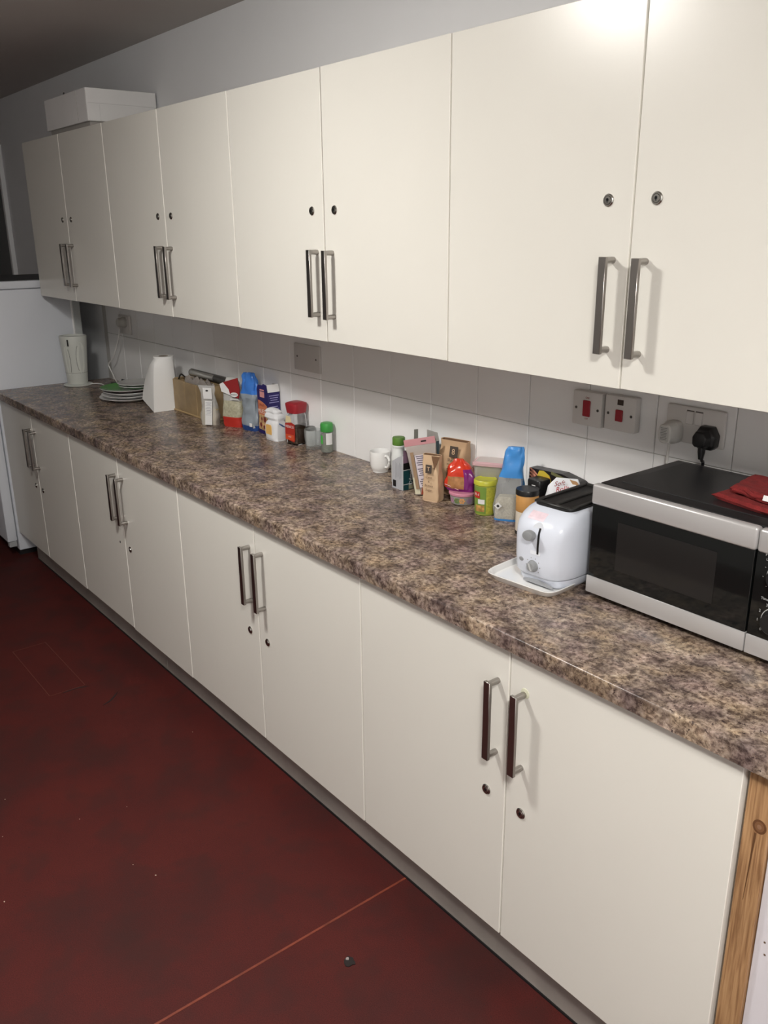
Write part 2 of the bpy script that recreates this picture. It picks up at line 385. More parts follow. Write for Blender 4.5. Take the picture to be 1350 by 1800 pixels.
lab_l = ['cream double door base cabinet at the far end beside the white fridge', 'cream double door base cabinet second from the fridge, with one bare lock hole',
         'cream double door base cabinet third from the fridge, with uneven locks', 'cream double door base cabinet nearest the camera beside the pine post']
lb = [0.0, 0.485, 0.982, 1.497, 2.002, 2.497, 3.003, 3.5, 3.998]
for i in range(4):
    t = thing('base_cabinet', lab_l[i], 'cabinet', (0, 0, 0), 0, 'cream base cabinets')
    x0, xm, x1 = lb[2 * i], lb[2 * i + 1], lb[2 * i + 2]
    b = BM(); box(b, x0 + 0.0005, x1 - 0.0005, YL + 0.0195, -0.02, 0.137, W - 0.0395, 0.001); obj('carcass', b, M_carc, t)
    dz = (0.0, 0.002, 0.0, 0.0)[i]
    door(t, x0 + (0.004 if i == 0 else 0), xm, YL, 0.1345 + dz, 0.837, xm - 0.031, 0.585, 0.765, xm - 0.054, 0.485, bare=(i == 1))
    door(t, xm, x1, YL, 0.1335 - dz, 0.8365, xm + 0.041, 0.583, 0.764, xm + 0.046, 0.482)
# chipped paint ring behind the nearest handle
b = BM(); pl = tag(b and thing('plinth', 'grimy grey plinth boards under the base cabinets', 'plinth'), None)
box(b, 0.10, 1.663, -0.519, -0.503, 0.0, 0.1335, 0.001); obj('plinth_board', b, M_plinth, pl)
b = BM(); box(b, 1.667, 3.998, -0.519, -0.503, 0.0, 0.1335, 0.001); obj('plinth_board', b, M_plinth, pl)
b = BM(); box(b, 0.10, 3.998, -0.5225, -0.5195, 0.0, 0.006); obj('sealant_line', b, M_black, pl)

# pale filler ring showing round the nearest handle's top fixing
b = bmesh.new(); q = bmesh.new(); lathe(q, [(0.0115, 0.0), (0.0105, 0.0012), (0.007, 0.0014)], 14); merge(b, q, 0, Matrix.Translation((3.5425, YL + 0.0003, 0.7605)) @ Matrix.Rotation(PI / 2, 4, 'X'))
near = [o for o in C.objects if o.name.startswith('base_cabinet') and not o.parent][-1]
obj('filler_ring', b, mat('pale_filler', (0.62, 0.62, 0.48), 0.8), near)

# pine post and white panel at the near end
t = thing('pine_post', 'bare pine post with a dark knot at the near end of the base cabinets', 'post', (4.024, -0.545, 0.0))
b = BM(); box(b, -0.0205, 0.0205, -0.019, 0.0165, 0.0, W - 0.0395, 0.0012); obj('timber', b, M_pine, t)
b = BM()
for r, y, mi in ((0.0125, -0.0195, 0), (0.0085, -0.0199, 1), (0.004, -0.0202, 2)):
    q = bmesh.new(); n = 18
    loft(q, [[(0.006 + r * 0.9 * math.cos(2 * PI * j / n), yy, 0.742 + r * math.sin(2 * PI * j / n)) for j in range(n)] for yy in (-0.0185, y)])
    for f in q.faces: f.material_index = mi
    merge(b, q)
obj('knot', b, [mat('knot_ring', (0.13, 0.055, 0.022), 0.6), mat('knot_core', (0.19, 0.09, 0.04), 0.6), mat('knot_heart', (0.26, 0.14, 0.08), 0.6)], t)
b = BM(); rings = []
for k in range(7):
    z = 0.728 - k * 0.022; hw = 0.0018 * (1 - k / 7.5)
    rings.append([(0.001 - k * 0.0007 + s * hw, yy, z) for s, yy in ((-1, -0.0185), (1, -0.0185), (1, -0.0194), (-1, -0.0194))])
loft(b, rings); obj('resin_crack', b, mat('resin', (0.12, 0.055, 0.022), 0.6), t)
t = thing('end_panel', 'white painted panel under the worktop right of the pine post', 'panel', (4.33, -0.54, 0.0))
b = BM(); box(b, -0.284, 0.28, -0.016, 0.0, 0.0, W - 0.0395, 0.001); obj('board', b, mat('lilac_white_paint', (0.70, 0.68, 0.72), 0.5, vary=0.03, vscale=8), t)
for x, z in ((-0.262, 0.726), (-0.268, 0.535), (-0.265, 0.512)):
    b = BM(); box(b, x - 0.0016, x + 0.0016, -0.0168, -0.0155, z - 0.0016, z + 0.0016, 0.0003)
    obj('stain', b, mat('brown_spot', (0.12, 0.07, 0.04), 0.6), t)

# worktop: one long postformed slab
b = BM(); prof = [(0.0, W - 0.038), (-0.585, W - 0.038), (-0.588, W - 0.035)]
for k in range(7):
    a = PI / 2 * k / 6; prof.append((-0.5825 - 0.0055 * math.cos(a), W - 0.0055 + 0.0055 * math.sin(a)))
prof.append((0.0, W))
loft(b, [[(x, y, z) for y, z in prof] for x in (0.002, 4.62)])
wt = obj('worktop', b, M_work, None, True)
tag(wt, 'long mottled brown granite effect worktop with a rounded front edge', 'worktop')

# ------------------------------------------------------------------ fridge
t = thing('fridge', 'white fridge with a dark grey top at the far end of the worktop', 'fridge', (-0.3, -0.35, 0.0))
b = BM(); box(b, -0.3, 0.297, -0.228, 0.20, 0.03, 1.362, 0.006, 2); obj('body', b, M_cool, t, True)
b = BM(); box(b, -0.3, 0.297, 0.201, 0.241, 0.06, 1.362, 0.004); obj('rear_cover', b, mat('rear_grey', (0.42, 0.44, 0.44), 0.5), t)
b = BM(); tube(b, [(0.291, 0.197, 0.06), (0.291, 0.197, 1.36)], 0.0085, 10); obj('rear_edge_highlight', b, M_white, t, True)  # white strip paints the highlight along the rounded rear edge
b = BM(); box(b, -0.302, 0.299, -0.23, 0.243, 1.364, 1.402, 0.006, 2); obj('top_trim', b, M_cool, t, True)
b = BM(); box(b, -0.295, 0.292, -0.222, 0.236, 1.4022, 1.405, 0.001); obj('top_panel', b, mat('dark_top', (0.06, 0.062, 0.065), 0.6), t)
b = BM(); box(b, -0.3, 0.298, -0.282, -0.232, 0.085, 1.395, 0.008, 2); dd = obj('door', b, M_cool, t, True)
b = BM(); box(b, -0.28, 0.28, -0.231, -0.2285, 0.10, 1.38); obj('gasket', b, mat('grey_gasket', (0.25, 0.26, 0.27), 0.7), dd)
b = BM(); box(b, -0.28, 0.28, -0.225, 0.18, 0.0, 0.03); obj('base', b, M_black, t)
b = BM(); box(b, 0.262, 0.296, -0.275, -0.235, 0.055, 0.084, 0.003); obj('hinge', b, mat('grey_plastic', (0.35, 0.36, 0.37), 0.4), t)

# white box on top of the far wall cabinet
t = thing('storage_box', 'white cardboard box lying on top of the far wall cabinet', 'box', (0.6325, -0.152, 2.0285))
hx, hy = 0.2425, 0.148
b = BM(); box(b, -hx + 0.012, hx - 0.012, -hy + 0.012, hy - 0.012, 0.0, 0.025); obj('shaded_base', b, mat('shaded_card', (0.35, 0.33, 0.31), 0.8), t)  # inset base, its dark colour painting the shadow gap under the carton
M_card = mat('white_card', (0.74, 0.735, 0.73), 0.7, vary=0.02, vscale=10)
b = BM(); box(b, -hx, hx, -hy, hy, 0.0215, 0.143, 0.001); obj('carton', b, M_card, t)
b = BM(); box(b, hx + 0.0005, hx + 0.003, -hy + 0.001, hy, 0.088, 0.1425, 0.0006); obj('flap', b, M_card, t)
b = BM(); box(b, hx + 0.0005, hx + 0.002, -hy + 0.001, -hy + 0.05, 0.023, 0.086, 0.0005); obj('flap', b, M_card, t)
b = BM(); box(b, hx + 0.0005, hx + 0.002, -hy + 0.053, hy - 0.01, 0.023, 0.0845, 0.0005); obj('flap', b, M_card, t)
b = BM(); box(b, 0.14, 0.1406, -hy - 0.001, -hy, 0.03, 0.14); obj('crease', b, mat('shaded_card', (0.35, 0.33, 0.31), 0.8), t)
b = BM(); tube(b, [(-0.05, -hy + 0.02, 0.143), (-0.052, -hy + 0.02, 0.150), (-0.05, -hy + 0.022, 0.158)], 0.003, 6); obj('string_end', b, M_black, t)

# ------------------------------------------------------------------ wall plates, switches and sockets
M_plate = mat('switch_white', (0.66, 0.64, 0.62), 0.35)
M_red = mat('red_rocker', (0.32, 0.02, 0.03), 0.35)
def screw(b, x, z, y, mi):
    q = bmesh.new(); n = 10
    loft(q, [[(x + 0.0035 * math.cos(2 * PI * j / n), yy, z + 0.0035 * math.sin(2 * PI * j / n)) for j in range(n)] for yy in (y + 0.001, y - 0.0008)])
    for f in q.faces: f.material_index = mi
    merge(b, q)
def wallplate(name, label, x0, x1, z0, z1, depth, m, screws=(), bev=0.004):
    cx, cz = (x0 + x1) / 2, (z0 + z1) / 2
    t = thing(name, label, 'switch' if 'switch' in name else ('socket' if 'socket' in name else 'wall plate'), (cx, 0, cz))
    b = BM(); box(b, x0 - cx, x1 - cx, -depth, -0.0002, z0 - cz, z1 - cz, bev, 2); obj('plate', b, m, t, True)
    for sx, sz in screws:
        b = BM(); screw(b, sx, sz, -depth, 0); obj('screw', b, mat('dark_screw', (0.06, 0.055, 0.05), 0.4), t, True)
    return t
t = wallplate('blank_plate', 'grey blank double wall plate with two screws under the third wall cabinet', 1.870, 2.032, 1.147, 1.241, 0.01, mat('grey_plate', (0.60, 0.585, 0.57), 0.4), ((-0.06, 0.002), (0.06, 0.0)), 0.0015)
t = wallplate('cooker_switch', 'white wall switch with a tall red rocker, left of the pair', 3.171, 3.260, 1.163, 1.248, 0.022, M_plate, ((-0.033, 0.0), (0.033, 0.0)), 0.003)
b = BM(); box(b, -0.011, 0.011, -0.0262, -0.0215, -0.019, 0.021, 0.0015); rk = obj('rocker', b, M_red, t, True)
text(t, 'ON', 0.007, (0.0, -0.0225, 0.027), X, Z, M_red); text(t, 'OFF', 0.006, (0.0, -0.0225, -0.025), X, Z, M_red)
t = wallplate('cooker_switch', 'white wall switch with a neon window above a small red rocker, right of the pair', 3.269, 3.357, 1.166, 1.250, 0.022, M_plate, ((-0.033, -0.002), (0.033, -0.002)), 0.003)
b = BM(); box(b, -0.010, 0.010, -0.027, -0.0215, -0.018, 0.010, 0.0015); obj('rocker', b, M_red, t, True)
b = BM(); box(b, -0.008, 0.009, -0.0226, -0.0215, 0.021, 0.034); obj('neon_window', b, mat('neon_dark', (0.06, 0.04, 0.03), 0.2), t)
t = wallplate('double_socket', 'white double wall socket above the microwave', 3.432, 3.578, 1.167, 1.251, 0.011, M_plate, (), 0.005)
for x in (-0.012, 0.010):
    b = BM(); box(b, x - 0.009, x + 0.009, -0.0118, -0.0105, 0.006, 0.034, 0.0004); sw = obj('switch_well', b, mat('well_dark', (0.10, 0.085, 0.08), 0.5), t)
    b = BM(); box(b, x - 0.0078, x + 0.0095, -0.0145, -0.0105, 0.003, 0.0318, 0.001); obj('rocker', b, M_plate, t, True)
# two plugs in it
t = thing('white_plug', 'white plug with printed label and cable in the left half of the double socket', 'plug', (3.459, -0.0112, 1.190))
b = BM()
rings = [sring(0, 0, zz, hw, hh, 24, 3) for zz, hw, hh in ((0, 0.021, 0.026), (0.018, 0.021, 0.026), (0.022, 0.0175, 0.0225), (0.040, 0.0165, 0.0215), (0.0425, 0.014, 0.019))]
loft(b, [[(p.x, -p.z, p.y) for p in r] for r in rings]); obj('body', b, mat('plug_white', (0.66, 0.65, 0.62), 0.4), t, True)
b = BM(); slab(b, (0, -0.0424, 0.0), X, Z, 0.011, 0.0165, 0.0004); lb_ = obj('rating_label', b, mat('label_grey', (0.55, 0.55, 0.53), 0.6), t)
b = BM()
for k in range(8): slab(b, (-0.001, -0.0429, 0.013 - k * 0.0036), X, Z, 0.0085 - (k % 3) * 0.0012, 0.0006, 0.0002)
obj('fine_print', b, mat('print_grey', (0.2, 0.2, 0.2), 0.7), t)
b = BM(); tube(b, smooth_path([(0.004, -0.026, -0.018), (0.003, -0.024, -0.035), (-0.004, -0.015, -0.055), (-0.006, -0.012, -0.10), (-0.002, -0.012, -0.19)]), 0.003, 8); obj('cable', b, mat('plug_white'), t, True)
t = thing('black_plug', 'black moulded plug with its cable in the right half of the double socket', 'plug', (3.545, -0.0112, 1.192))
b = BM()
out = [(-0.024, -0.018), (-0.016, -0.026), (0.016, -0.026), (0.024, -0.018), (0.0255, 0.006), (0.014, 0.025), (-0.014, 0.025), (-0.0255, 0.006)]
loft(b, [[(x * s, -yy, z * s) for x, z in out] for s, yy in ((1.0, 0), (1.0, 0.016), (0.93, 0.021), (0.72, 0.024), (0.68, 0.040), (0.55, 0.043))])
bmesh.ops.bevel(b, geom=b.edges[:], offset=0.0012, segments=1, affect='EDGES'); obj('body', b, M_black, t, True)
b = BM(); lathe(b, [(0.0085, -0.018), (0.008, -0.03), (0.0055, -0.046)], 14, (0, -0.026, 0)); obj('strain_relief', b, M_black, t, True)
b = BM(); tube(b, smooth_path([(0, -0.026, -0.04), (0.001, -0.022, -0.050), (-0.001, -0.0135, -0.058), (-0.002, -0.0125, -0.1), (-0.001, -0.0125, -0.17)]), 0.0036, 8); obj('cable', b, M_black, t, True)
# far socket
t = wallplate('single_socket', 'white single wall socket at the far end above the plates', 0.245, 0.381, 1.140, 1.232, 0.012, M_plate, (), 0.004)
b = BM(); box(b, 0.030, 0.046, -0.0145, -0.0115, 0.0, 0.022, 0.001); obj('rocker', b, M_plate, t)

# ------------------------------------------------------------------ far worktop appliance with its cable
M_ivory = mat('ivory_plastic', (0.60, 0.62, 0.58), 0.35)
t = thing('countertop_appliance', 'tall white waisted plastic appliance with a black slot, on a round base by the fridge', 'appliance', (0.112, -0.205, W))
b = BM(); lathe(b, [(0.066, 0), (0.071, 0.002), (0.071, 0.006), (0.060, 0.010), (0.03, 0.012)], 36); obj('base', b, M_ivory, t, True)
def ar(z): return 0.050 + 0.018 * ((z - 0.012) / 0.243) ** 1.15
b = BM(); lathe(b, [(0.048, 0.010)] + [(ar(z), z) for z in (0.016, 0.05, 0.1, 0.15, 0.2, 0.245)] + [(ar(0.25) - 0.002, 0.2505), (0.058, 0.2515), (0.054, 0.243), (0.02, 0.241)], 40); obj('body', b, M_ivory, t, True)
b = BM(); lathe(b, [(ar(0.068) + 0.0004, 0.066), (ar(0.07) + 0.0006, 0.0672), (ar(0.07) + 0.0004, 0.0684)], 40, cap0=False, cap1=False); obj('seam', b, mat('seam_grey', (0.35, 0.36, 0.33), 0.5), t)
def lens(a_c, a_h, z0, z1, off=0.0012):
    b = BM(); rings = []; n = 18
    for k in range(n + 1):
        z = z0 + (z1 - z0) * k / n; wv = a_h * math.sqrt(max(0.0, 1 - ((k / n) * 2 - 1) ** 2)) + 0.004
        row = [(-1, 0), (-0.9, off), (-0.5, off * 0.2), (0, -off * 0.2), (0.5, off * 0.2), (0.9, off), (1, 0)]
        rings.append([((ar(z) + d) * math.cos(a_c + wv * s), (ar(z) + d) * math.sin(a_c + wv * s), z) for s, d in row])
    loft(b, rings, False, False, closed=False); return b
def lens_edge(a_c, a_h, z0, z1, sgn):
    b = BM(); pts = []
    for k in range(2, 17):
        z = z0 + (z1 - z0) * k / 18; wv = a_h * math.sqrt(max(0.0, 1 - ((k / 18) * 2 - 1) ** 2)) + 0.012
        pts.append(((ar(z) + 0.0006) * math.cos(a_c + sgn * wv), (ar(z) + 0.0006) * math.sin(a_c + sgn * wv), z))
    tube(b, pts, 0.0014, 6); return b
obj('grip_edge', lens_edge(0.17, 0.40, 0.062, 0.222, -1), mat('grip_shadow', (0.22, 0.23, 0.21), 0.5), t, True)  # dark tube paints the shaded edge of the grip recess
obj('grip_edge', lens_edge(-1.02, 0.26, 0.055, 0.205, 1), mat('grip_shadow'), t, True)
obj('grip_recess', lens(0.17, 0.40, 0.062, 0.222), mat('grip_lit', (0.68, 0.70, 0.65), 0.3), t, True)  # paler colour makes the recess look lit
obj('grip_recess', lens(-1.02, 0.26, 0.055, 0.205), mat('grip_lit'), t, True)
b = BM(); cylpatch(b, ar(0.212), -0.82, -0.70, 0.203, 0.236, r1=ar(0.236)); obj('slot', b, M_black, t, True)
b = BM(); tube(b, smooth_path([(0.045, 0.045, 0.006), (0.06, 0.075, 0.006), (0.10, 0.088, 0.005), (0.18, 0.075, 0.0045), (0.262, 0.055, 0.0045)]), 0.0032, 8)
tube(b, smooth_path([(0.262, 0.055, 0.0045), (0.22, 0.12, 0.012), (0.10, 0.155, 0.03), (0.035, 0.16, 0.075), (0.03, 0.158, 0.095), (0.09, 0.16, 0.13), (0.155, 0.162, 0.20), (0.192, 0.165, 0.255), (0.21, 0.165, 0.29)]), 0.0032, 8)
obj('cable', b, mat('cable_white', (0.72, 0.72, 0.70), 0.45), t, True)
b = BM(); q = bmesh.new(); lathe(q, [(0.026, 0.0), (0.027, 0.012), (0.023, 0.016), (0.022, 0.034), (0.017, 0.038)], 20)
merge(b, q, 0, Matrix.Translation((0.215, 0.192, 0.318)) @ Matrix.Rotation(PI / 2, 4, 'X')); obj('plug', b, mat('plug_grey_white', (0.5, 0.49, 0.46), 0.45), t, True)
# dark tray behind the plates
t = thing('dark_tray', 'flat dark tray lying at the wall behind the stacked plates', 'tray', (0.42, -0.045, W), 0.0)
b = BM(); box(b, -0.20, 0.12, -0.032, 0.032, 0.0, 0.012, 0.003); obj('pan', b, M_blackm, t, True)
b = BM(); box(b, -0.205, 0.125, 0.028, 0.036, 0.0, 0.022, 0.002); obj('rim', b, M_blackm, t, True)

# ------------------------------------------------------------------ plates
def plate(name, label, z, r, dx, dy, m_top, m_under, h=0.019):
    t = thing(name, label, 'plate', (0.665 + dx, -0.165 + dy, W + z), 0, 'plates stacked at the far end')
    b = BM(); k = 44
    lathe(b, [(r * 0.58, 0.0), (r * 0.62, 0.001), (r * 0.66, 0.004), (r * 0.99, h - 0.0025), (r, h - 0.001), (r * 0.993, h)], k, cap1=False); u = obj('underside', b, m_under, t, True)
    b = BM(); lathe(b, [(r * 0.993, h), (r * 0.985, h - 0.0003), (r * 0.70, 0.0075), (r * 0.64, 0.0052), (r * 0.3, 0.0046)], k, cap0=False); obj('dish', b, m_top, t, True)
    return t
M_green = mat('green_glaze', (0.085, 0.27, 0.07), 0.25); M_maroon = mat('maroon_glaze', (0.10, 0.02, 0.025), 0.25); M_greyglaze = mat('grey_glaze', (0.45, 0.45, 0.44), 0.25)
plate('dinner_plate', 'large white dinner plate at the bottom of the plate stack', 0.0, 0.132, 0, 0, M_china, M_china)
plate('dinner_plate', 'white dinner plate second from the bottom of the plate stack', 0.013, 0.127, 0.006, 0.003, M_china, M_china)
plate('dinner_plate', 'maroon glazed plate in the middle of the plate stack', 0.028, 0.118, 0.008, 0.002, M_maroon, M_china)
plate('dinner_plate', 'green topped plate with white underside, widest near the top of the stack', 0.042, 0.130, 0.0, 0.004, M_green, M_china)
plate('side_plate', 'small green side plate just under the topmost plate', 0.0555, 0.090, 0.030, 0.040, M_green, M_china, 0.015)
plate('side_plate', 'small pale grey side plate on top of the plate stack', 0.067, 0.094, 0.032, 0.038, M_greyglaze, M_china, 0.015)

# ------------------------------------------------------------------ kitchen roll
t = thing('kitchen_roll', 'white kitchen paper roll standing with a loose flared sheet by the wooden trug', 'paper roll', (0.975, -0.115, W))
b = BM(); lathe(b, [(0.040, 0.0), (0.0435, 0.002), (0.044, 0.226), (0.043, 0.229), (0.021, 0.229), (0.0205, 0.205)], 32); obj('roll', b, M_paper, t, True)
b = BM(); lathe(b, [(0.0206, 0.19), (0.0206, 0.2285), (0.0195, 0.2295), (0.0185, 0.2285), (0.0185, 0.19)], 28); obj('cardboard_core', b, mat('card_core', (0.20, 0.17, 0.14), 0.9), t, True)
b = BM(); lathe(b, [(0.0186, 0.185), (0.0186, 0.190)], 20); obj('core_hollow', b, M_black, t)
top = []; n = 24; inner = []
corners = [(-0.070, -0.085, 0.040), (0.061, -0.092, 0.0), (0.066, 0.028, 0.0)]
segs = [[], []]
for k in range(n + 1):
    f = k / n; a = -PI * 0.86 + PI * 1.02 * f
    tp = Vector((0.047 * math.cos(a), 0.047 * math.sin(a), 0.205 if f < 0.25 else 0.222))
    tp.z = 0.196 + 0.026 * min(1, f / 0.4)
    if f < 0.5: g = f / 0.5; lo = Vector(corners[0]).lerp(Vector(corners[1]), g); bulge = 0.012 * math.sin(PI * g)
    else: g = (f - 0.5) / 0.5; lo = Vector(corners[1]).lerp(Vector(corners[2]), g); bulge = -0.004 * math.sin(PI * g)
    row = []
    for q in range(13):
        s = q / 12; e = s ** (0.42 if f < 0.5 else 0.42 + (f - 0.5) * 1.6); p = tp.lerp(lo, e); p.z = tp.z + (lo.z - tp.z) * s
        rad = Vector((p.x, p.y, 0)); rl = rad.length
        if rl < 0.0465: rad = rad.normalized() * 0.0465; p.x, p.y = rad.x, rad.y
        row.append(p)
    segs[0].append(row)
V = [[b_ for b_ in row] for row in segs[0]]
b = BM()
rings = []
for row in V:
    rings.append([p for p in row] + [p - Vector((p.x, p.y, 0)).normalized() * 0.0007 for p in row[::-1]])
loft(b, rings); obj('loose_sheet', b, M_paper, t, True)

# ------------------------------------------------------------------ wooden trug with film roll and bags
M_bamboo = mat('bamboo_board', (0.33, 0.235, 0.125), 0.5, vary=0.18, vscale=14)
t = thing('wooden_trug', 'rectangular wooden trug of upright boards holding plastic film, beside the paper roll', 'box', (1.205, -0.066, W))
for k in range(3):
    x0 = -0.165 + k * 0.1105
    b = BM(); box(b, x0 + 0.0012 + 0.0006 * k, x0 + 0.1093, -0.045 - 0.001 * (k % 2), -0.037, 0.006, 0.138 - 0.002 * k, 0.0012); obj('board', b, M_bamboo, t)
    b = BM(); box(b, x0 + 0.0008, x0 + 0.1097, 0.037, 0.045, 0.006, 0.138, 0.0012); obj('board', b, M_bamboo, t)
for s in (-1, 1):
    b = BM(); box(b, s * 0.1625 - 0.0035, s * 0.1625 + 0.0035, -0.0365, 0.0365, 0.006, 0.142, 0.0012); obj('end_board', b, M_bamboo, t)
b = BM(); box(b, -0.168, 0.168, -0.049, 0.047, 0.0, 0.007, 0.0015); obj('bottom_board', b, mat('pale_wood_edge', (0.48, 0.34, 0.17), 0.5), t)
b = BM(); tube(b, smooth_path([(-0.155, -0.02, 0.135), (-0.13, -0.02, 0.158), (-0.105, -0.015, 0.15), (-0.085, -0.01, 0.135)]), 0.0032, 8); obj('wire_handle', b, mat('dark_wire', (0.05, 0.05, 0.045), 0.4, metal=0.8), t, True)
def crumple(secx, z0, hy, amp, seed, nx=26, ny=12):
    b = BM(); g = []
    for i in range(nx):
        row = []
        for j in range(ny):
            u, v = i / (nx - 1), j / (ny - 1)
            edge = min(1, 4 * u, 4 * (1 - u)) * min(1, 3.5 * v, 3.5 * (1 - v))
            h = edge * (0.6 + 0.9 * abs(noise.noise(Vector((u * 7 + seed, v * 4, seed)))) + 0.35 * noise.noise(Vector((u * 17, v * 9 + seed, 1.0))))
            row.append(Vector((secx[0] + (secx[1] - secx[0]) * u + 0.004 * noise.noise(Vector((u * 9, v * 9, seed))), -hy + 2 * hy * v, z0 + amp * h)))
        g.append(row)
    vt = [[b.verts.new(p) for p in r] for r in g]
    for i in range(nx - 1):
        for j in range(ny - 1): b.faces.new((vt[i][j], vt[i + 1][j], vt[i + 1][j + 1], vt[i][j + 1]))
    return b
pb = obj('plastic_bag', crumple((1.05, 1.365), W + 0.112, 0.034, 0.042, 2.0), film('smoky_film', (0.42, 0.38, 0.35), 0.35, 0.18), None, True, (0, -0.066, 0))
tag(pb, 'crumpled clear plastic bag bulging out of the wooden trug', 'bag')
t = thing('foil_roll', 'dark grey roll of kitchen foil lying along the back of the wooden trug', 'roll', (1.06, -0.026, W + 0.1585))
b = BM(); rr = 0.0165
for prof in ([(rr, 0.0), (rr, 0.325), (rr * 0.55, 0.325), (rr * 0.55, 0.30)],):
    q = bmesh.new(); lathe(q, [(rr * 0.6, 0.012), (rr * 0.6, 0.0), (rr, 0.0), (rr, 0.325)], 22); merge(b, q, 0, Matrix.Rotation(PI / 2, 4, 'Y'))
obj('tube', b, mat('dark_foil', (0.13, 0.13, 0.125), 0.3, metal=0.7), t, True)
b = BM(); q = bmesh.new(); cylpatch(q, rr, -0.75, 0.75, 0.006, 0.22, n=8); merge(b, q, 0, Matrix.Rotation(PI / 2, 4, 'Y') @ Matrix.Rotation(-PI / 2 - 0.3, 4, 'Z')); obj('silver_band', b, mat('silver_foil', (0.62, 0.62, 0.60), 0.3, metal=0.8), t, True)

# ------------------------------------------------------------------ packets at the far group
M_oats = mat('oat_flakes', (0.46, 0.38, 0.24), 0.9, vary=0.35, vscale=160, bump=0.8, bscale=160)
M_rice = mat('rice_grains', (0.55, 0.49, 0.36), 0.85, vary=0.2, vscale=220, bump=0.8, bscale=220)
t = thing('oat_packet', 'clear packet of oats with a white hanging label, in front of the trug', 'packet', (1.412, -0.130, W), 0.62)
b = BM(); sbag(b, [(0.0, 0.034, 0.020, 0, 0), (0.03, 0.036, 0.021, 0, 0), (0.065, 0.033, 0.018, 0.002, 0), (0.075, 0.024, 0.012, 0.002, 0)], 24, 4, 0.004, 3.0); obj('oats', b, M_oats, t, True)
b = BM(); sbag(b, [(0.0005, 0.0355, 0.0215, 0, 0), (0.04, 0.0375, 0.0225, 0, 0), (0.085, 0.032, 0.016, 0.0, 0), (0.125, 0.030, 0.006, -0.004, 0), (0.158, 0.036, 0.0012, -0.008, 0)], 28, 4, 0.004, 3.0); obj('film', b, M_clear, t, True)
b = BM(); slab(b, (0.006, -0.0245, 0.052), X, Vector((0, 0.13, 1)), 0.0155, 0.048, 0.0012); obj('label', b, mat('label_white', (0.72, 0.72, 0.72), 0.5), t)
b = BM(); slab(b, (0.0, -0.0115, 0.128), X, Vector((-0.1, 0.14, 1)), 0.019, 0.022, 0.0012); hd = obj('header_card', b, mat('label_white'), t)
b = BM(); q = bmesh.new(); lathe(q, [(0.006, 0), (0.006, 0.0006)], 14); bmesh.ops.scale(q, vec=(1, 0.55, 1), verts=q.verts); merge(b, q, 0, Matrix.Translation((-0.002, -0.0118, 0.139)) @ Matrix.Rotation(PI / 2 - 0.14, 4, 'X')); obj('hang_hole', b, M_black, t)
b = BM()
for k in range(9): slab(b, (0.006, -0.0243 + (0.040 - k * 0.006) * 0.12, 0.092 - k * 0.006), X, Vector((0, 0.13, 1)), 0.012 - (k % 2) * 0.003, 0.0007, 0.0018)
obj('fine_print', b, mat('print_blue_grey', (0.22, 0.23, 0.28), 0.7), t)

t = thing('grain_packet', 'plump packet with a red base and folded red and white top, behind the oats', 'packet', (1.500, -0.064, W), 0.45)
secs = [(0.0, 0.042, 0.030, 0, 0), (0.03, 0.046, 0.034, 0, 0), (0.075, 0.046, 0.034, 0, 0), (0.105, 0.043, 0.027, 0, 0), (0.150, 0.038, 0.020, -0.004, 0.0), (0.176, 0.030, 0.014, -0.010, 0.006), (0.192, 0.022, 0.006, -0.016, 0.012)]
sub = 4
def mif_r(i, j):
    z = i / (6 * sub)
    return 0 if i < 5 + (2 if 6 < j < 16 else 0) else (1 if i < 12 else 2)
b = BM(); sbag(b, secs, 32, 4, 0.005, 8.0, mif_r, sub)
obj('pouch', b, [mat('red_film', (0.50, 0.035, 0.025), 0.28), mat('khaki_grain', (0.42, 0.40, 0.29), 0.4, vary=0.2, vscale=120), film('milky_film', (0.62, 0.62, 0.60), 0.25, 0.2)], t, True)
b = BM()   # folded-over top flap
pts = [(-0.036, 0.176), (0.030, 0.196), (0.046, 0.150), (0.044, 0.118), (0.004, 0.128), (-0.006, 0.150)]
P0 = lambda x, z, d: (x, -0.030 + (z - 0.118) * 0.24 - d, z)
loft(b, [[P0(x, z, 0) for x, z in pts], [P0(x, z, 0.004) for x, z in pts]]); fl = obj('folded_top', b, mat('dark_red_film', (0.26, 0.02, 0.022), 0.35), t)
pts = [(-0.052, 0.168), (-0.036, 0.176), (-0.006, 0.150), (0.003, 0.128), (-0.040, 0.140)]
b = BM(); loft(b, [[P0(x, z, 0.0005) for x, z in pts], [P0(x, z, 0.0035) for x, z in pts]]); obj('white_fold', b, mat('label_white'), t)
b = BM(); q = bmesh.new(); lathe(q, [(0.018, 0), (0.018, 0.0008)], 22); bmesh.ops.scale(q, vec=(1, 0.5, 1), verts=q.verts)
merge(b, q, 0, Matrix.Translation((0.024, -0.0335, 0.132)) @ Matrix.Rotation(PI / 2 - 0.23, 4, 'X')); obj('badge', b, mat('label_white'), t)
text(t, 'BASMATI', 0.0075, (0.024, -0.0348, 0.132), X, Vector((0, 0.23, 1)), M_black)
b = BM(); box(b, 0.006, 0.044, -0.036, -0.034, 0.112, 0.116); obj('white_edge', b, mat('label_white'), t)

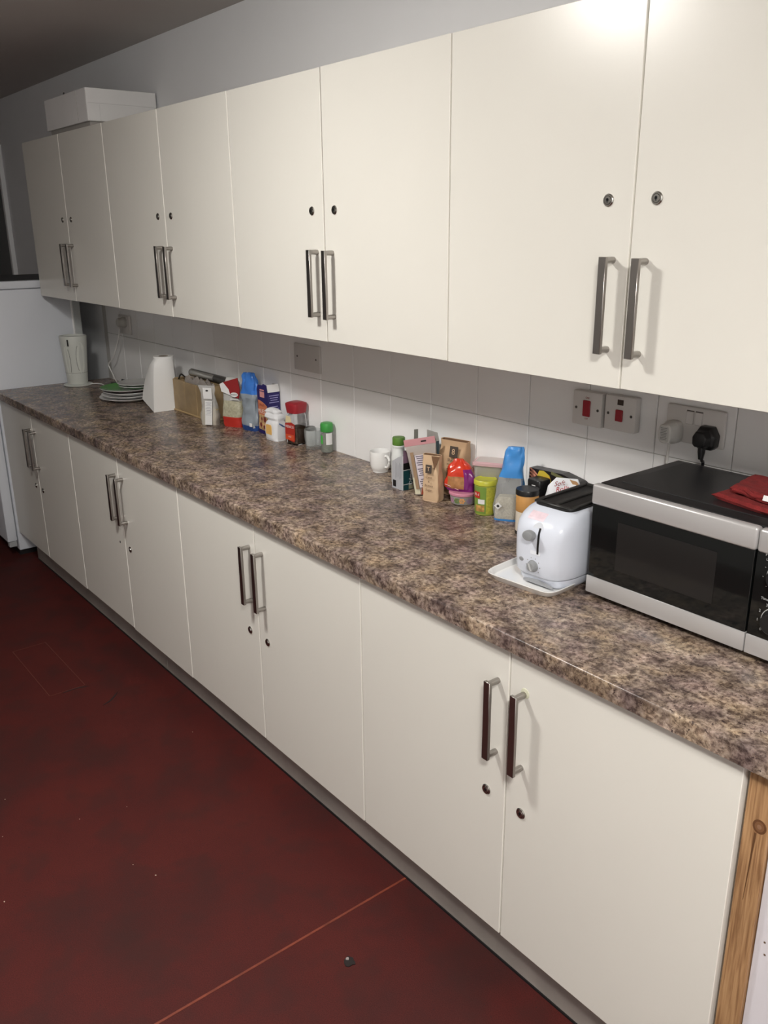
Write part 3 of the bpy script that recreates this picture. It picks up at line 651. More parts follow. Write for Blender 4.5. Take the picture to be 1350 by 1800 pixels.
M_bluef = mat('blue_film', (0.05, 0.19, 0.60), 0.25); M_dblue = mat('dark_blue_film', (0.02, 0.06, 0.22), 0.3)
t = thing('blue_bag', 'tall blue topped clear plastic bag standing left of the navy carton', 'bag', (1.612, -0.050, W), 0.30)
secs = [(0.0, 0.036, 0.024, 0, 0), (0.03, 0.040, 0.028, 0, 0), (0.08, 0.040, 0.026, 0, 0), (0.13, 0.040, 0.022, 0.002, 0), (0.185, 0.037, 0.014, -0.006, 0.006), (0.205, 0.030, 0.008, -0.012, 0.010), (0.222, 0.022, 0.003, -0.016, 0.014)]
def mif_b(i, j): return 2 if i < 3 else (1 if i < 13 else 0)
b = BM(); sbag(b, secs, 32, 3.0, 0.014, 12.0, mif_b, 4); obj('bag_film', b, [M_bluef, film('grey_blue_film', (0.40, 0.46, 0.52), 0.35, 0.15), M_dblue], t, True)
b = BM(); sbag(b, [(0.002, 0.033, 0.021, 0, 0), (0.05, 0.035, 0.022, 0, 0), (0.11, 0.028, 0.014, 0, 0)], 20, 3, 0.005, 4.0); obj('contents', b, mat('pale_contents', (0.42, 0.45, 0.46), 0.8, vary=0.15, vscale=90), t, True)
b = BM(); slab(b, (0.018, -0.0305, 0.026), X, Z, 0.007, 0.007, 0.0008); obj('white_mark', b, mat('label_white'), t)

# navy muesli carton
M_navy = mat('navy_card', (0.022, 0.016, 0.115), 0.42)
t = thing('cereal_carton', 'navy cereal carton with an orange picture panel and open white flaps', 'carton', (1.669, -0.057, W))
b = BM(); box(b, 0.0, 0.078, 0.0, 0.054, 0.0, 0.165, 0.0008); obj('carton', b, M_navy, t)
b = BM(); pts = [(0, 0), (0.078, 0), (0.072, 0.026), (0.045, 0.030), (0.038, 0.024), (0.004, 0.022)]
loft(b, [[(x, -0.0005 + z * 0.1 - d, 0.165 + z) for x, z in pts] for d in (0, 0.0008)]); obj('front_flap', b, M_navy, t)
b = BM(); slab(b, (0.0785 - 0.004, 0.027, 0.179), Y, Vector((-0.3, 0, 1)), 0.026, 0.0145, 0.0008); obj('side_flap', b, mat('white_card', (0.74, 0.735, 0.73), 0.7), t)
b = BM(); slab(b, (0.05, 0.0545, 0.176), X, Z, 0.022, 0.013, 0.0008); obj('back_flap', b, mat('grey_card', (0.46, 0.45, 0.43), 0.8), t)
fy = -0.0006
b = BM(); pts = [(0.006, 0.018), (0.070, 0.012), (0.070, 0.112)] + [(0.070 - 0.064 * k / 6, 0.112 + 0.018 * math.sin(PI / 2 * k / 6)) for k in range(1, 7)]
loft(b, [[(x, fy, z) for x, z in pts], [(x, 0.0005, z) for x, z in pts]])
obj('picture_panel', b, mat('oat_picture', (0.55, 0.36, 0.17), 0.5, vary=0.55, vscale=70), t)
b = BM(); pts = [(0.006, 0.075), (0.070, 0.075), (0.070, 0.112)] + [(0.070 - 0.064 * k / 6, 0.112 + 0.018 * math.sin(PI / 2 * k / 6)) for k in range(1, 7)]
loft(b, [[(x, fy - 0.0004, z) for x, z in pts], [(x, fy, z) for x, z in pts]]); obj('orange_band', b, mat('orange_print', (0.60, 0.20, 0.10), 0.5), t)
text(t, 'MUESLI', 0.022, (0.038, fy - 0.0008, 0.088), X, Z, mat('pale_print', (0.80, 0.70, 0.66), 0.5))
text(t, 'FRUIT', 0.014, (0.036, fy - 0.0008, 0.112), X, Z, mat('dark_red_print', (0.25, 0.03, 0.03), 0.5))
b = BM(); slab(b, (0.038, -0.0004, 0.158), X, Z, 0.016, 0.015, 0.0006); obj('pink_badge', b, mat('pink_print', (0.66, 0.30, 0.30), 0.5), t)
for px_, pz, pr in ((0.050, 0.058, 0.011), (0.020, 0.035, 0.009), (0.045, 0.028, 0.008), (0.028, 0.058, 0.007)):
    b = BM(); q = bmesh.new(); lathe(q, [(pr, 0), (pr * 0.9, 0.0005)], 12); merge(b, q, 0, Matrix.Translation((px_, fy, pz)) @ Matrix.Rotation(PI / 2, 4, 'X')); obj('fruit_print', b, mat('cherry_print', (0.20, 0.035, 0.03), 0.4), t)
b = BM()
for k in range(12):
    if k != 4: slab(b, (0.0782, 0.027, 0.152 - k * 0.0085), Y, Z, 0.021 - (k % 3) * 0.003, 0.0013, 0.0004)
obj('fine_print', b, mat('lilac_print', (0.38, 0.36, 0.62), 0.6), t)

# white flour bag
M_flour = mat('flour_paper', (0.74, 0.75, 0.77), 0.65)
t = thing('flour_bag', 'small white paper bag with a yellow label and crumpled folded top', 'bag', (1.812, -0.066, W), 0.05)
secs = [(0.0, 0.037, 0.026, 0, 0), (0.012, 0.038, 0.027, 0, 0), (0.066, 0.037, 0.026, 0, 0), (0.076, 0.030, 0.020, 0.004, 0), (0.086, 0.038, 0.026, -0.004, 0), (0.094, 0.036, 0.022, -0.005, 0), (0.099, 0.030, 0.018, -0.006, 0), (0.106, 0.033, 0.020, -0.008, 0.0), (0.113, 0.028, 0.014, -0.012, 0.0), (0.118, 0.014, 0.007, -0.016, 0.0)]
b = BM(); sbag(b, secs, 32, 5, 0.006, 21.0, None, 3); obj('bag', b, M_flour, t, True)
b = BM(); q = [(-0.006 + 0.018 * x, z) for x, z in ((-1, 0.024), (1, 0.022), (1, 0.054), (0.8, 0.060), (-0.7, 0.060), (-1, 0.054))]
loft(b, [[(x, -0.0295, z) for x, z in q], [(x, -0.026, z) for x, z in q]]); obj('yellow_label', b, mat('yellow_print', (0.78, 0.47, 0.14), 0.5), t)
b = BM(); slab(b, (0.0385, -0.002, 0.060), Vector((0, 0.8, -0.6)), Vector((0, 0.6, 0.8)), 0.012, 0.0022, 0.0015); slab(b, (0.0385, 0.006, 0.056), Vector((0, 0.8, -0.6)), Vector((0, 0.6, 0.8)), 0.010, 0.0018, 0.0015); obj('blue_print', b, mat('blue_print', (0.10, 0.16, 0.35), 0.5), t)

# coffee jar with red lid
t = thing('coffee_jar', 'glass jar of ground coffee with a wide faceted red lid', 'jar', (1.918, -0.041, W), 0.12)
def sq(z, h, e=5): return sring(0, 0, z, h, h, 28, e)
b = BM(); loft(b, [sq(0.0, 0.029), sq(0.003, 0.0315), (sq(0.07, 0.0315)), sq(0.105, 0.029), sq(0.120, 0.026), sq(0.1215, 0.024), sq(0.118, 0.0235), sq(0.104, 0.0265), sq(0.07, 0.029), sq(0.006, 0.029), sq(0.004, 0.027)]); obj('glass', b, M_glass, t, True)
b = BM(); loft(b, [sq(0.0045, 0.0265), sq(0.007, 0.0286), sq(0.062, 0.0286), sq(0.064, 0.026)]); obj('coffee', b, mat('coffee_granules', (0.075, 0.038, 0.018), 0.8, vary=0.4, vscale=260, bump=0.6, bscale=260), t, True)
b = BM(); loft(b, [sq(0.116, 0.027, 4), sq(0.1165, 0.0295, 4), sq(0.146, 0.0335, 4), sq(0.151, 0.033, 4), sq(0.156, 0.022, 4), sq(0.1565, 0.01, 4)]); obj('lid', b, mat('red_lid', (0.33, 0.02, 0.03), 0.35), t, True)
b = BM(); pts = [(-0.028, 0.02), (0.020, 0.012), (0.026, 0.02), (0.026, 0.078), (0.008, 0.084), (-0.028, 0.078)]
loft(b, [[(x, -0.0316, z) for x, z in pts], [(x, -0.0324, z) for x, z in pts]]); obj('label', b, mat('red_label', (0.40, 0.03, 0.02), 0.4), t)
b = BM(); slab(b, (-0.002, -0.0325, 0.028), X, Z, 0.024, 0.010, 0.0004); obj('label_band', b, mat('orange_red_label', (0.60, 0.08, 0.03), 0.4), t)
b = BM(); pts = [(-0.027, 0.080), (0.006, 0.084), (0.0, 0.104), (-0.024, 0.106)]; loft(b, [[(x, -0.0290 - (0.105 - z) * 0.07, z) for x, z in pts], [(x, -0.0300 - (0.105 - z) * 0.07, z) for x, z in pts]]); obj('neck_label', b, mat('cream_label', (0.68, 0.58, 0.36), 0.5), t)
text(t, 'KENCO', 0.0135, (-0.001, -0.0328, 0.067), X, Z, mat('label_white'))
text(t, 'RICH', 0.007, (-0.002, -0.0333, 0.030), X, Z, mat('pale_print'))

# small dark-lidded jar, tumbler, spice jar
t = thing('small_jar', 'small clear jar with a dark lid behind the glass tumbler', 'jar', (1.975, -0.020, W))
b = BM(); lathe(b, [(0.015, 0), (0.0165, 0.002), (0.0165, 0.056), (0.014, 0.060)], 24); obj('jar', b, mat('frosted_jar', (0.52, 0.53, 0.52), 0.25), t, True)
b = BM(); lathe(b, [(0.0172, 0.056), (0.0178, 0.058), (0.0178, 0.067), (0.0165, 0.069)], 24); obj('lid', b, mat('dark_lid', (0.07, 0.07, 0.065), 0.3, metal=0.5), t, True)
t = thing('glass_tumbler', 'clear drinking glass tumbler standing left of the green capped spice jar', 'glass', (2.022, -0.040, W))
b = BM(); lathe(b, [(0.024, 0), (0.0275, 0.002), (0.031, 0.035), (0.0325, 0.070), (0.0318, 0.071), (0.0308, 0.070), (0.0293, 0.035), (0.0262, 0.014), (0.022, 0.011)], 36); obj('glass', b, film('tumbler_glass', (0.80, 0.82, 0.82), 0.86, 0.03), t, True)
t = thing('spice_jar', 'small clear jar of dried herbs with a bright green cap', 'jar', (2.094, -0.030, W))
b = BM(); lathe(b, [(0.0195, 0), (0.0215, 0.002), (0.0215, 0.072), (0.019, 0.078)], 28); obj('jar', b, film('jar_film', (0.72, 0.75, 0.72), 0.78, 0.05), t, True)
b = BM(); lathe(b, [(0.018, 0.002), (0.0204, 0.004), (0.0204, 0.064), (0.017, 0.067)], 24); obj('herbs', b, mat('dried_herbs', (0.085, 0.095, 0.055), 0.9, vary=0.5, vscale=220), t, True)
b = BM(); lathe(b, [(0.0215, 0.074), (0.0228, 0.076), (0.0228, 0.098), (0.0205, 0.105), (0.012, 0.1075)], 28); obj('cap', b, mat('green_cap', (0.05, 0.30, 0.06), 0.35), t, True)
b = BM(); cylpatch(b, 0.0216, -2.35, -1.35, 0.032, 0.062); obj('green_label', b, mat('green_label', (0.07, 0.45, 0.07), 0.4), t, True)
b = BM(); cylpatch(b, 0.0217, -0.75, 0.35, 0.030, 0.071); obj('white_label', b, mat('label_white'), t, True)

# ------------------------------------------------------------------ cup
t = thing('white_cup', 'white china coffee cup with its handle towards the right', 'cup', (2.418, -0.046, W))
b = BM(); lathe(b, [(0.024, 0), (0.0255, 0.001), (0.0255, 0.006), (0.030, 0.011), (0.0330, 0.024), (0.0336, 0.045), (0.0336, 0.067), (0.0330, 0.069), (0.0318, 0.067), (0.0314, 0.045), (0.0306, 0.025), (0.026, 0.013), (0.012, 0.010)], 40); obj('bowl', b, M_china, t, True)
b = BM(); a = -0.12; d = Vector((math.cos(a), math.sin(a), 0))
tube(b, smooth_path([d * 0.032 + Z * 0.056, d * 0.045 + Z * 0.058, d * 0.055 + Z * 0.048, d * 0.053 + Z * 0.034, d * 0.044 + Z * 0.023, d * 0.031 + Z * 0.021]), 0.0042, 10); obj('handle', b, M_china, t, True)

# ------------------------------------------------------------------ middle group
t = thing('sauce_bottle', 'white plastic bottle with a green screw cap behind the tea carton', 'bottle', (2.552, -0.078, W))
b = BM(); lathe(b, [(0.021, 0), (0.0235, 0.003), (0.0235, 0.080), (0.0215, 0.093), (0.0185, 0.103), (0.0182, 0.112)], 28); obj('bottle', b, mat('milk_plastic', (0.72, 0.74, 0.73), 0.35), t, True)
b = BM(); lathe(b, [(0.0188, 0.1115), (0.0192, 0.112), (0.0192, 0.118), (0.0188, 0.119)], 28); obj('neck_ring', b, mat('milk_plastic'), t, True)
b = BM(); lathe(b, [(0.0190, 0.119), (0.0196, 0.121), (0.0196, 0.1405), (0.0185, 0.143), (0.008, 0.1435)], 32); obj('cap', b, mat('leaf_cap', (0.10, 0.22, 0.035), 0.4), t, True)

t = thing('tea_carton', 'torn open silver and dark teal tea carton left of the clear packets', 'carton', (2.583, -0.130, W))
M_silver = mat('silver_card', (0.42, 0.43, 0.46), 0.4); M_teal = mat('teal_card', (0.012, 0.065, 0.075), 0.4); M_inner = mat('grey_card', (0.46, 0.45, 0.43), 0.8)
b = BM()   # side facing the room: cut low and slanting
pts = [(0.0, 0.0), (0.052, 0.0), (0.052, 0.108), (0.030, 0.100), (0.0, 0.082)]
loft(b, [[(x, y, z) for x, z in pts] for y in (0.0, 0.0012)]); obj('front_side', b, M_silver, t)
b = BM(); pts = [(0.0, 0.0), (0.058, 0.0), (0.058, 0.128), (0.030, 0.128), (0.0, 0.108)]
loft(b, [[(x, y, z) for y, z in pts] for x in (0.0508, 0.052)]); obj('right_side', b, M_teal, t)
b = BM(); box(b, 0.0, 0.0012, 0.0012, 0.058, 0.0, 0.084); box(b, 0.0012, 0.052, 0.058, 0.0592, 0.0, 0.128); box(b, 0.001, 0.051, 0.001, 0.058, 0.0, 0.0012); obj('inner_sides', b, M_inner, t)
b = BM(); slab(b, (0.0525, 0.029, 0.104), Y, Z, 0.0285, 0.0195, 0.0003); obj('mauve_band', b, mat('mauve_print', (0.27, 0.17, 0.25), 0.5), t)
b = BM(); slab(b, (0.0525, 0.025, 0.074), Y, Z, 0.024, 0.010, 0.0003); obj('black_band', b, M_black, t)
b = BM()
for z in (0.0625, 0.018): slab(b, (0.0525, 0.029, z), Y, Z, 0.028, 0.0009, 0.0004)
slab(b, (0.0518, -0.0002, 0.054), Y, Z, 0.0008, 0.054, 0.0008); obj('white_lines', b, mat('label_white'), t)
text(t, 'Dilmah', 0.019, (0.0528, 0.030, 0.041), Z, -Y, mat('label_white'))
b = BM(); slab(b, (0.0525, 0.034, 0.008), Y, Z, 0.012, 0.006, 0.0003); obj('leaf_print', b, mat('leaf_print', (0.36, 0.36, 0.24), 0.5), t)
b = BM(); slab(b, (0.012, -0.0002, 0.016), X, Z, 0.007, 0.010, 0.0003); obj('black_print', b, M_black, t)
b = BM()
for k in range(6): slab(b, (0.018 + k * 0.006, -0.0002, 0.058), X, Z, 0.0006, 0.026 - (k % 3) * 0.004, 0.0003)
obj('fine_print', b, mat('silver_print', (0.30, 0.31, 0.34), 0.5), t)
t = thing('open_carton', 'open topped dark carton with torn grey flaps behind the tea carton', 'carton', (2.612, -0.066, W))
b = BM(); box(b, 0.0, 0.058, 0.0, 0.048, 0.0, 0.144); obj('carton', b, mat('green_blue_card', (0.05, 0.085, 0.10), 0.5), t)
b = BM(); pts = [(-0.002, 0.144), (0.016, 0.144), (0.020, 0.180), (0.002, 0.176)]; loft(b, [[(x, y + (z - 0.144) * -0.1, z) for x, z in pts] for y in (0.0, 0.001)]); obj('left_flap', b, mat('dark_flap', (0.16, 0.16, 0.14), 0.8), t)
b = BM(); pts = [(0.0, 0.144), (0.048, 0.144), (0.044, 0.168), (0.004, 0.184)]; loft(b, [[(0.058 + (z - 0.144) * -0.15 + d, y, z) for y, z in pts] for d in (0, 0.001)]); obj('right_flap', b, M_inner, t)
b = BM(); pts = [(0.022, 0.146), (0.036, 0.146), (0.030, 0.160)]; loft(b, [[(0.0594 + (z - 0.144) * -0.15 + d, y, z) for y, z in pts] for d in (0, 0.0006)]); obj('green_print', b, mat('green_ink', (0.03, 0.12, 0.04), 0.5), t)

# clear hanging packet with pink header, facing the room and leaning left
t = thing('clear_packet', 'flat clear packet with a pink header strip and white printed label', 'packet', (2.718, -0.098, W), 0.70)
t.rotation_euler = (0, math.radians(-11), 0.66); t.location.z = W + 0.0078
M_pink = mat('pink_header', (0.55, 0.27, 0.29), 0.4)
b = BM(); sbag(b, [(0.0, 0.036, 0.014, 0, 0), (0.02, 0.040, 0.016, 0, 0), (0.10, 0.042, 0.012, 0, 0), (0.146, 0.046, 0.002, 0, 0)], 24, 5, 0.003, 31.0); obj('film', b, film('dusty_film', (0.62, 0.56, 0.52), 0.45, 0.15), t, True)
b = BM(); sbag(b, [(0.001, 0.033, 0.011, 0, 0), (0.02, 0.036, 0.013, 0, 0), (0.105, 0.034, 0.009, 0, 0), (0.128, 0.024, 0.003, 0, 0)], 20, 4, 0.003, 33.0); obj('contents', b, mat('brown_contents', (0.36, 0.25, 0.16), 0.8, vary=0.3, vscale=60), t, True)
b = BM(); box(b, -0.047, 0.047, -0.0016, 0.0016, 0.146, 0.166, 0.0005); hd = obj('header_strip', b, M_pink, t)
b = BM(); box(b, 0.004, 0.020, -0.0022, 0.0022, 0.154, 0.1585, 0.0004); obj('hang_slot', b, M_black, t)
b = BM(); slab(b, (-0.004, -0.0175, 0.072), X, Vector((0, 0.06, 1)), 0.0155, 0.048, 0.0008); obj('label', b, mat('lilac_white', (0.60, 0.55, 0.60), 0.5), t)
b = BM()
for k in range(15):
    if k in (5, 10): continue
    slab(b, (-0.004, -0.0184 + (0.044 - k * 0.0062) * 0.06, 0.116 - k * 0.0062), X, Vector((0, 0.06, 1)), 0.0125 - (k % 3) * 0.002, 0.0013, 0.0003)
obj('fine_print', b, mat('print_dark', (0.12, 0.10, 0.13), 0.7), t)
b = BM(); slab(b, (-0.0265, -0.0170, 0.075), X, Vector((0, 0.06, 1)), 0.005, 0.055, 0.0006); obj('brown_strip', b, mat('tan_print', (0.30, 0.20, 0.12), 0.5), t)
b = BM(); pts = [(-0.020, 0.002), (-0.006, 0.002), (0.006, 0.024), (-0.010, 0.036)]; loft(b, [[(x, y, z) for x, z in pts] for y in (-0.0195, -0.0165)]); obj('red_corner', b, mat('rust_red', (0.36, 0.07, 0.035), 0.5), t)
b = BM(); pts = [(-0.038, 0.004), (-0.022, 0.004), (-0.024, 0.055), (-0.036, 0.055)]; loft(b, [[(x, y, z) for x, z in pts] for y in (-0.0175, -0.015)]); obj('pale_corner', b, mat('pale_cream', (0.60, 0.58, 0.44), 0.5), t)

# brown paper bags
M_kraft = mat('kraft_paper', (0.50, 0.335, 0.20), 0.75, vary=0.06, vscale=25, bump=0.25, bscale=60)
M_kraftl = mat('pale_kraft', (0.60, 0.425, 0.27), 0.72, vary=0.05, vscale=20)
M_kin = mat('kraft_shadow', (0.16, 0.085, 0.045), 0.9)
def paper_bag(name, label, x, y, rz, hx, hy, h, lean, seed, m, openfr=True):
    t = thing(name, label, 'bag', (x, y, W), rz)
    secs = [(0.0, hx * 0.94, hy * 0.94, 0, 0), (0.006, hx, hy, 0, 0), (h * 0.5, hx * 1.02, hy * 1.0, 0, 0), (h * 0.75, hx * 0.98, hy * 0.8, lean * 0.4, 0), (h * 0.9, hx * 0.98, hy * 0.6, lean * 0.8, 0), (h, hx * 1.05, hy * 0.5, lean, 0)]
    b = BM(); R_ = sbag(b, secs, 32, 6, 0.0045, seed, None, 4, True, False)
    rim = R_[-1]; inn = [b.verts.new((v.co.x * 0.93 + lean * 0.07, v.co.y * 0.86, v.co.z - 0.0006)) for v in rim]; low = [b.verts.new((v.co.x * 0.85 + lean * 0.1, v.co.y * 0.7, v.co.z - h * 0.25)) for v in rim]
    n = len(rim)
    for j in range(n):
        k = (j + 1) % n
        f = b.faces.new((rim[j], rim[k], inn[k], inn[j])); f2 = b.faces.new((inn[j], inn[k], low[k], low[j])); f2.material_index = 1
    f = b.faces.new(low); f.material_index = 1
    obj('bag', b, [m, M_kin], t, True); return t
t = paper_bag('brown_paper_bag', 'tall brown paper bag with black print standing against the tiles', 2.752, -0.033, 0.22, 0.046, 0.025, 0.164, 0.006, 41.0, M_kraft)
b = BM(); slab(b, (0.018, -0.0270, 0.135), X, Vector((0, 0.16, 1)), 0.014, 0.016, 0.0012); obj('black_print', b, mat('faded_black', (0.06, 0.045, 0.035), 0.7), t)
text(t, '8', 0.024, (0.018, -0.0298, 0.135), X, Vector((0, 0.16, 1)), M_kraftl)
text(t, 'SUGAR', 0.012, (0.018, -0.0310, 0.110), X, Vector((0, 0.12, 1)), mat('faded_black'))
b = BM()
for k in range(4): slab(b, (0.018, -0.0315, 0.098 - k * 0.007), X, Z, 0.020 - (k % 2) * 0.005, 0.0012, 0.0008)
obj('fine_print', b, mat('brown_ink', (0.20, 0.12, 0.07), 0.7), t)
t = paper_bag('brown_paper_bag', 'small pale brown paper bag with a gaping top in front of the tall one', 2.762, -0.122, 0.35, 0.0265, 0.018, 0.136, -0.004, 47.0, M_kraftl)
b = BM(); slab(b, (-0.003, -0.0222, 0.098), X, Vector((0, 0.10, 1)), 0.0095, 0.012, 0.0016); obj('black_print', b, mat('faded_black'), t)
text(t, 'T', 0.017, (-0.003, -0.0243, 0.098), X, Vector((0, 0.10, 1)), M_kraftl)
for k, (s_, sz) in enumerate((('Cane', 0.010), ('&', 0.009), ('Brown', 0.010), ('Sugar', 0.010))):
    text(t, s_, sz, (-0.002, -0.0240, 0.074 - k * 0.0125), X, Z, mat('brown_ink'), shear=0.15)
b = BM(); pts = [(0.004, 0.136), (0.030, 0.136), (0.016, 0.098)]; loft(b, [[(x, -0.0175 - (0.136 - z) * 0.12 - d, z) for x, z in pts] for d in (0, 0.0015)]); obj('torn_opening', b, M_kin, t)

# round clear tub with pink lid, red and purple packet on it
t = thing('round_tub', 'small round clear tub with a pink lid and flower prints', 'container', (2.833, -0.070, W))
b = BM(); lathe(b, [(0.031, 0), (0.035, 0.002), (0.0385, 0.026), (0.0385, 0.028), (0.036, 0.0275)], 36); obj('tub', b, film('tub_film', (0.48, 0.46, 0.44), 0.35, 0.12), t, True)
b = BM(); lathe(b, [(0.028, 0.002), (0.032, 0.004), (0.034, 0.018), (0.02, 0.020)], 28); obj('contents', b, mat('dim_contents', (0.26, 0.23, 0.19), 0.8), t, True)
b = BM(); lathe(b, [(0.0395, 0.0265), (0.0410, 0.028), (0.0410, 0.033), (0.0385, 0.0355), (0.02, 0.036)], 36); obj('lid', b, mat('pink_lid', (0.58, 0.24, 0.33), 0.35), t, True)
for k, (a, c) in enumerate(((-1.75, (0.45, 0.25, 0.36)), (-1.25, (0.16, 0.24, 0.08)), (-0.85, (0.72, 0.36, 0.13)), (-0.25, (0.30, 0.20, 0.34)))):
    m_ = mat('flower_ink_%s' % 'abcd'[k], c, 0.5); b = BM()
    for q in range(6):
        aa = a + 0.17 * math.cos(q * PI / 3); zz = 0.014 + 0.006 * math.sin(q * PI / 3); rr = 0.0352 + (zz - 0.002) * 0.146
        cylpatch(b, rr, aa - 0.07, aa + 0.07, zz - 0.0025, zz + 0.0025, n=2, r1=rr + 0.0007)
    cylpatch(b, 0.0373, a - 0.05, a + 0.05, 0.012, 0.016, n=2, r1=0.0377)
    obj('flower_print', b, m_, t)
t = thing('snack_packet', 'crumpled red and purple snack packet lying on the round tub', 'packet', (2.824, -0.072, W + 0.0365), 0.45)
M_redf = mat('red_foil', (0.60, 0.045, 0.02), 0.22); M_purp = mat('purple_foil', (0.20, 0.02, 0.17), 0.22); M_tanw = mat('snack_window', (0.36, 0.17, 0.07), 0.25, vary=0.3, vscale=60)
secs = [(0.0, 0.040, 0.020, 0, 0), (0.008, 0.045, 0.024, 0, 0), (0.03, 0.043, 0.026, 0.002, 0), (0.055, 0.037, 0.020, 0.0, 0), (0.072, 0.028, 0.012, -0.004, 0.004), (0.088, 0.012, 0.004, -0.010, 0.008)]
def mif_s(i, j):
    # 36 around: 0 = +x side, 27 = room side
    if i < 4: return 1
    if 28 <= j <= 35 and i < 14: return 1
    if 22 <= j <= 27 and 4 <= i < 10: return 2
    return 0
b = BM(); sbag(b, secs, 36, 3.0, 0.010, 55.0, mif_s, 4); obj('wrapper', b, [M_redf, M_purp, M_tanw], t, True)
b = BM()
loft(b, [[(-0.040, -0.020, 0.017), (-0.040, -0.022, 0.017), (-0.040, -0.022, 0.0185), (-0.040, -0.020, 0.0185)], [(0.004, -0.0265, 0.006), (0.004, -0.0285, 0.006), (0.004, -0.0285, 0.0075), (0.004, -0.0265, 0.0075)]]); obj('pale_line', b, mat('pink_line', (0.70, 0.40, 0.42), 0.4), t)

# rectangular box with pink lid standing on a dark tin, yellow tub in front
t = thing('cocoa_tin', 'dark brown tin half hidden behind the yellow and green tub', 'tin', (2.915, -0.035, W), 0.0)
b = BM(); lathe(b, [(0.026, 0), (0.0275, 0.002), (0.0275, 0.072), (0.026, 0.074)], 28); obj('tin', b, mat('brown_tin', (0.075, 0.045, 0.032), 0.4), t, True)
b = BM(); lathe(b, [(0.0280, 0.070), (0.0284, 0.072), (0.0284, 0.0785), (0.026, 0.080)], 28); obj('lid', b, mat('brown_lid', (0.06, 0.035, 0.025), 0.4), t, True)
b = BM(); cylpatch(b, 0.0276, -2.6, -1.2, 0.015, 0.05); obj('label', b, mat('tan_label', (0.22, 0.16, 0.12), 0.5), t, True)
t = thing('lunch_box', 'rectangular clear container with a pink lid resting on the brown tin', 'container', (2.922, -0.042, W + 0.0805), 0.55)
b = BM(); loft(b, [sring(0, 0, z, hx, hy, 36, 6) for z, hx, hy in ((0.0, 0.044, 0.027), (0.003, 0.047, 0.030), (0.050, 0.051, 0.034), (0.0505, 0.049, 0.032), (0.004, 0.0455, 0.0285))]); obj('tub', b, film('tub_clear', (0.62, 0.60, 0.55), 0.55, 0.1), t, True)
b = BM(); loft(b, [sring(0, 0, z, hx, hy, 28, 5, 0, 0.002, 2) for z, hx, hy in ((0.0045, 0.043, 0.026), (0.02, 0.044, 0.027), (0.03, 0.040, 0.024))]); obj('contents', b, mat('herb_contents', (0.24, 0.22, 0.12), 0.8, vary=0.35, vscale=80), t, True)
b = BM(); loft(b, [sring(0, 0, z, hx, hy, 40, 6) for z, hx, hy in ((0.047, 0.0535, 0.0365), (0.0475, 0.0545, 0.0375), (0.054, 0.0545, 0.0375), (0.056, 0.0525, 0.0355), (0.0555, 0.049, 0.032), (0.0575, 0.047, 0.030))]); obj('lid', b, mat('rose_lid', (0.56, 0.36, 0.38), 0.3), t, True)
b = BM(); loft(b, [sring(0, 0, z, hx, hy, 36, 6) for z, hx, hy in ((0.057, 0.046, 0.029), (0.0578, 0.0455, 0.0285))]); obj('lid_window', b, mat('pale_lid', (0.58, 0.50, 0.48), 0.2), t, True)

t = thing('yellow_tub', 'green and yellow plastic tub with a yellow lid and red logo', 'tub', (2.930, -0.078, W))
t.location = (2.944, -0.092, W)
b = BM(); lathe(b, [(0.0255, 0), (0.0275, 0.002), (0.0300, 0.086), (0.029, 0.088)], 36); obj('tub', b, mat('lime_plastic', (0.30, 0.37, 0.06), 0.35), t, True)
b = BM(); lathe(b, [(0.0305, 0.084), (0.0325, 0.086), (0.0325, 0.096), (0.030, 0.099), (0.028, 0.0975), (0.01, 0.097)], 36); obj('lid', b, mat('yellow_lid', (0.50, 0.50, 0.05), 0.35), t, True)
rl = lambda z: 0.0275 + 0.0025 * z / 0.086
b = BM(); cylpatch(b, rl(0.006) + 0.0002, -2.5, -0.72, 0.006, 0.082, n=14, r1=rl(0.082) + 0.0002); obj('green_label', b, mat('tub_green', (0.17, 0.28, 0.05), 0.4), t, True)
b = BM(); cylpatch(b, rl(0.006) + 0.0002, -0.70, 0.9, 0.006, 0.082, n=12, r1=rl(0.082) + 0.0002); obj('yellow_panel', b, mat('tub_yellow', (0.44, 0.43, 0.05), 0.4, vary=0.2, vscale=200), t, True)
b = BM(); cylpatch(b, rl(0.055) + 0.0009, -2.0, -1.30, 0.050, 0.068, n=6, r1=rl(0.068) + 0.0009); obj('red_logo', b, mat('logo_red', (0.48, 0.03, 0.02), 0.4), t, True)
a = -1.62; nn_ = Vector((math.cos(a), math.sin(a), 0)); uu = Vector((-math.sin(a), math.cos(a), 0))
text(t, 'RN', 0.011, nn_ * 0.0306 + Z * 0.060, uu, Z, mat('label_white'))
b = BM(); cylpatch(b, rl(0.030) + 0.0009, -1.5, -0.85, 0.034, 0.047, n=6, r1=rl(0.047) + 0.0009); obj('white_print', b, mat('label_white'), t, True)
b = BM(); cylpatch(b, rl(0.012) + 0.0009, -1.8, -0.85, 0.012, 0.030, n=8, r1=rl(0.030) + 0.0009); obj('food_picture', b, mat('food_print', (0.45, 0.25, 0.07), 0.5, vary=0.5, vscale=120), t, True)

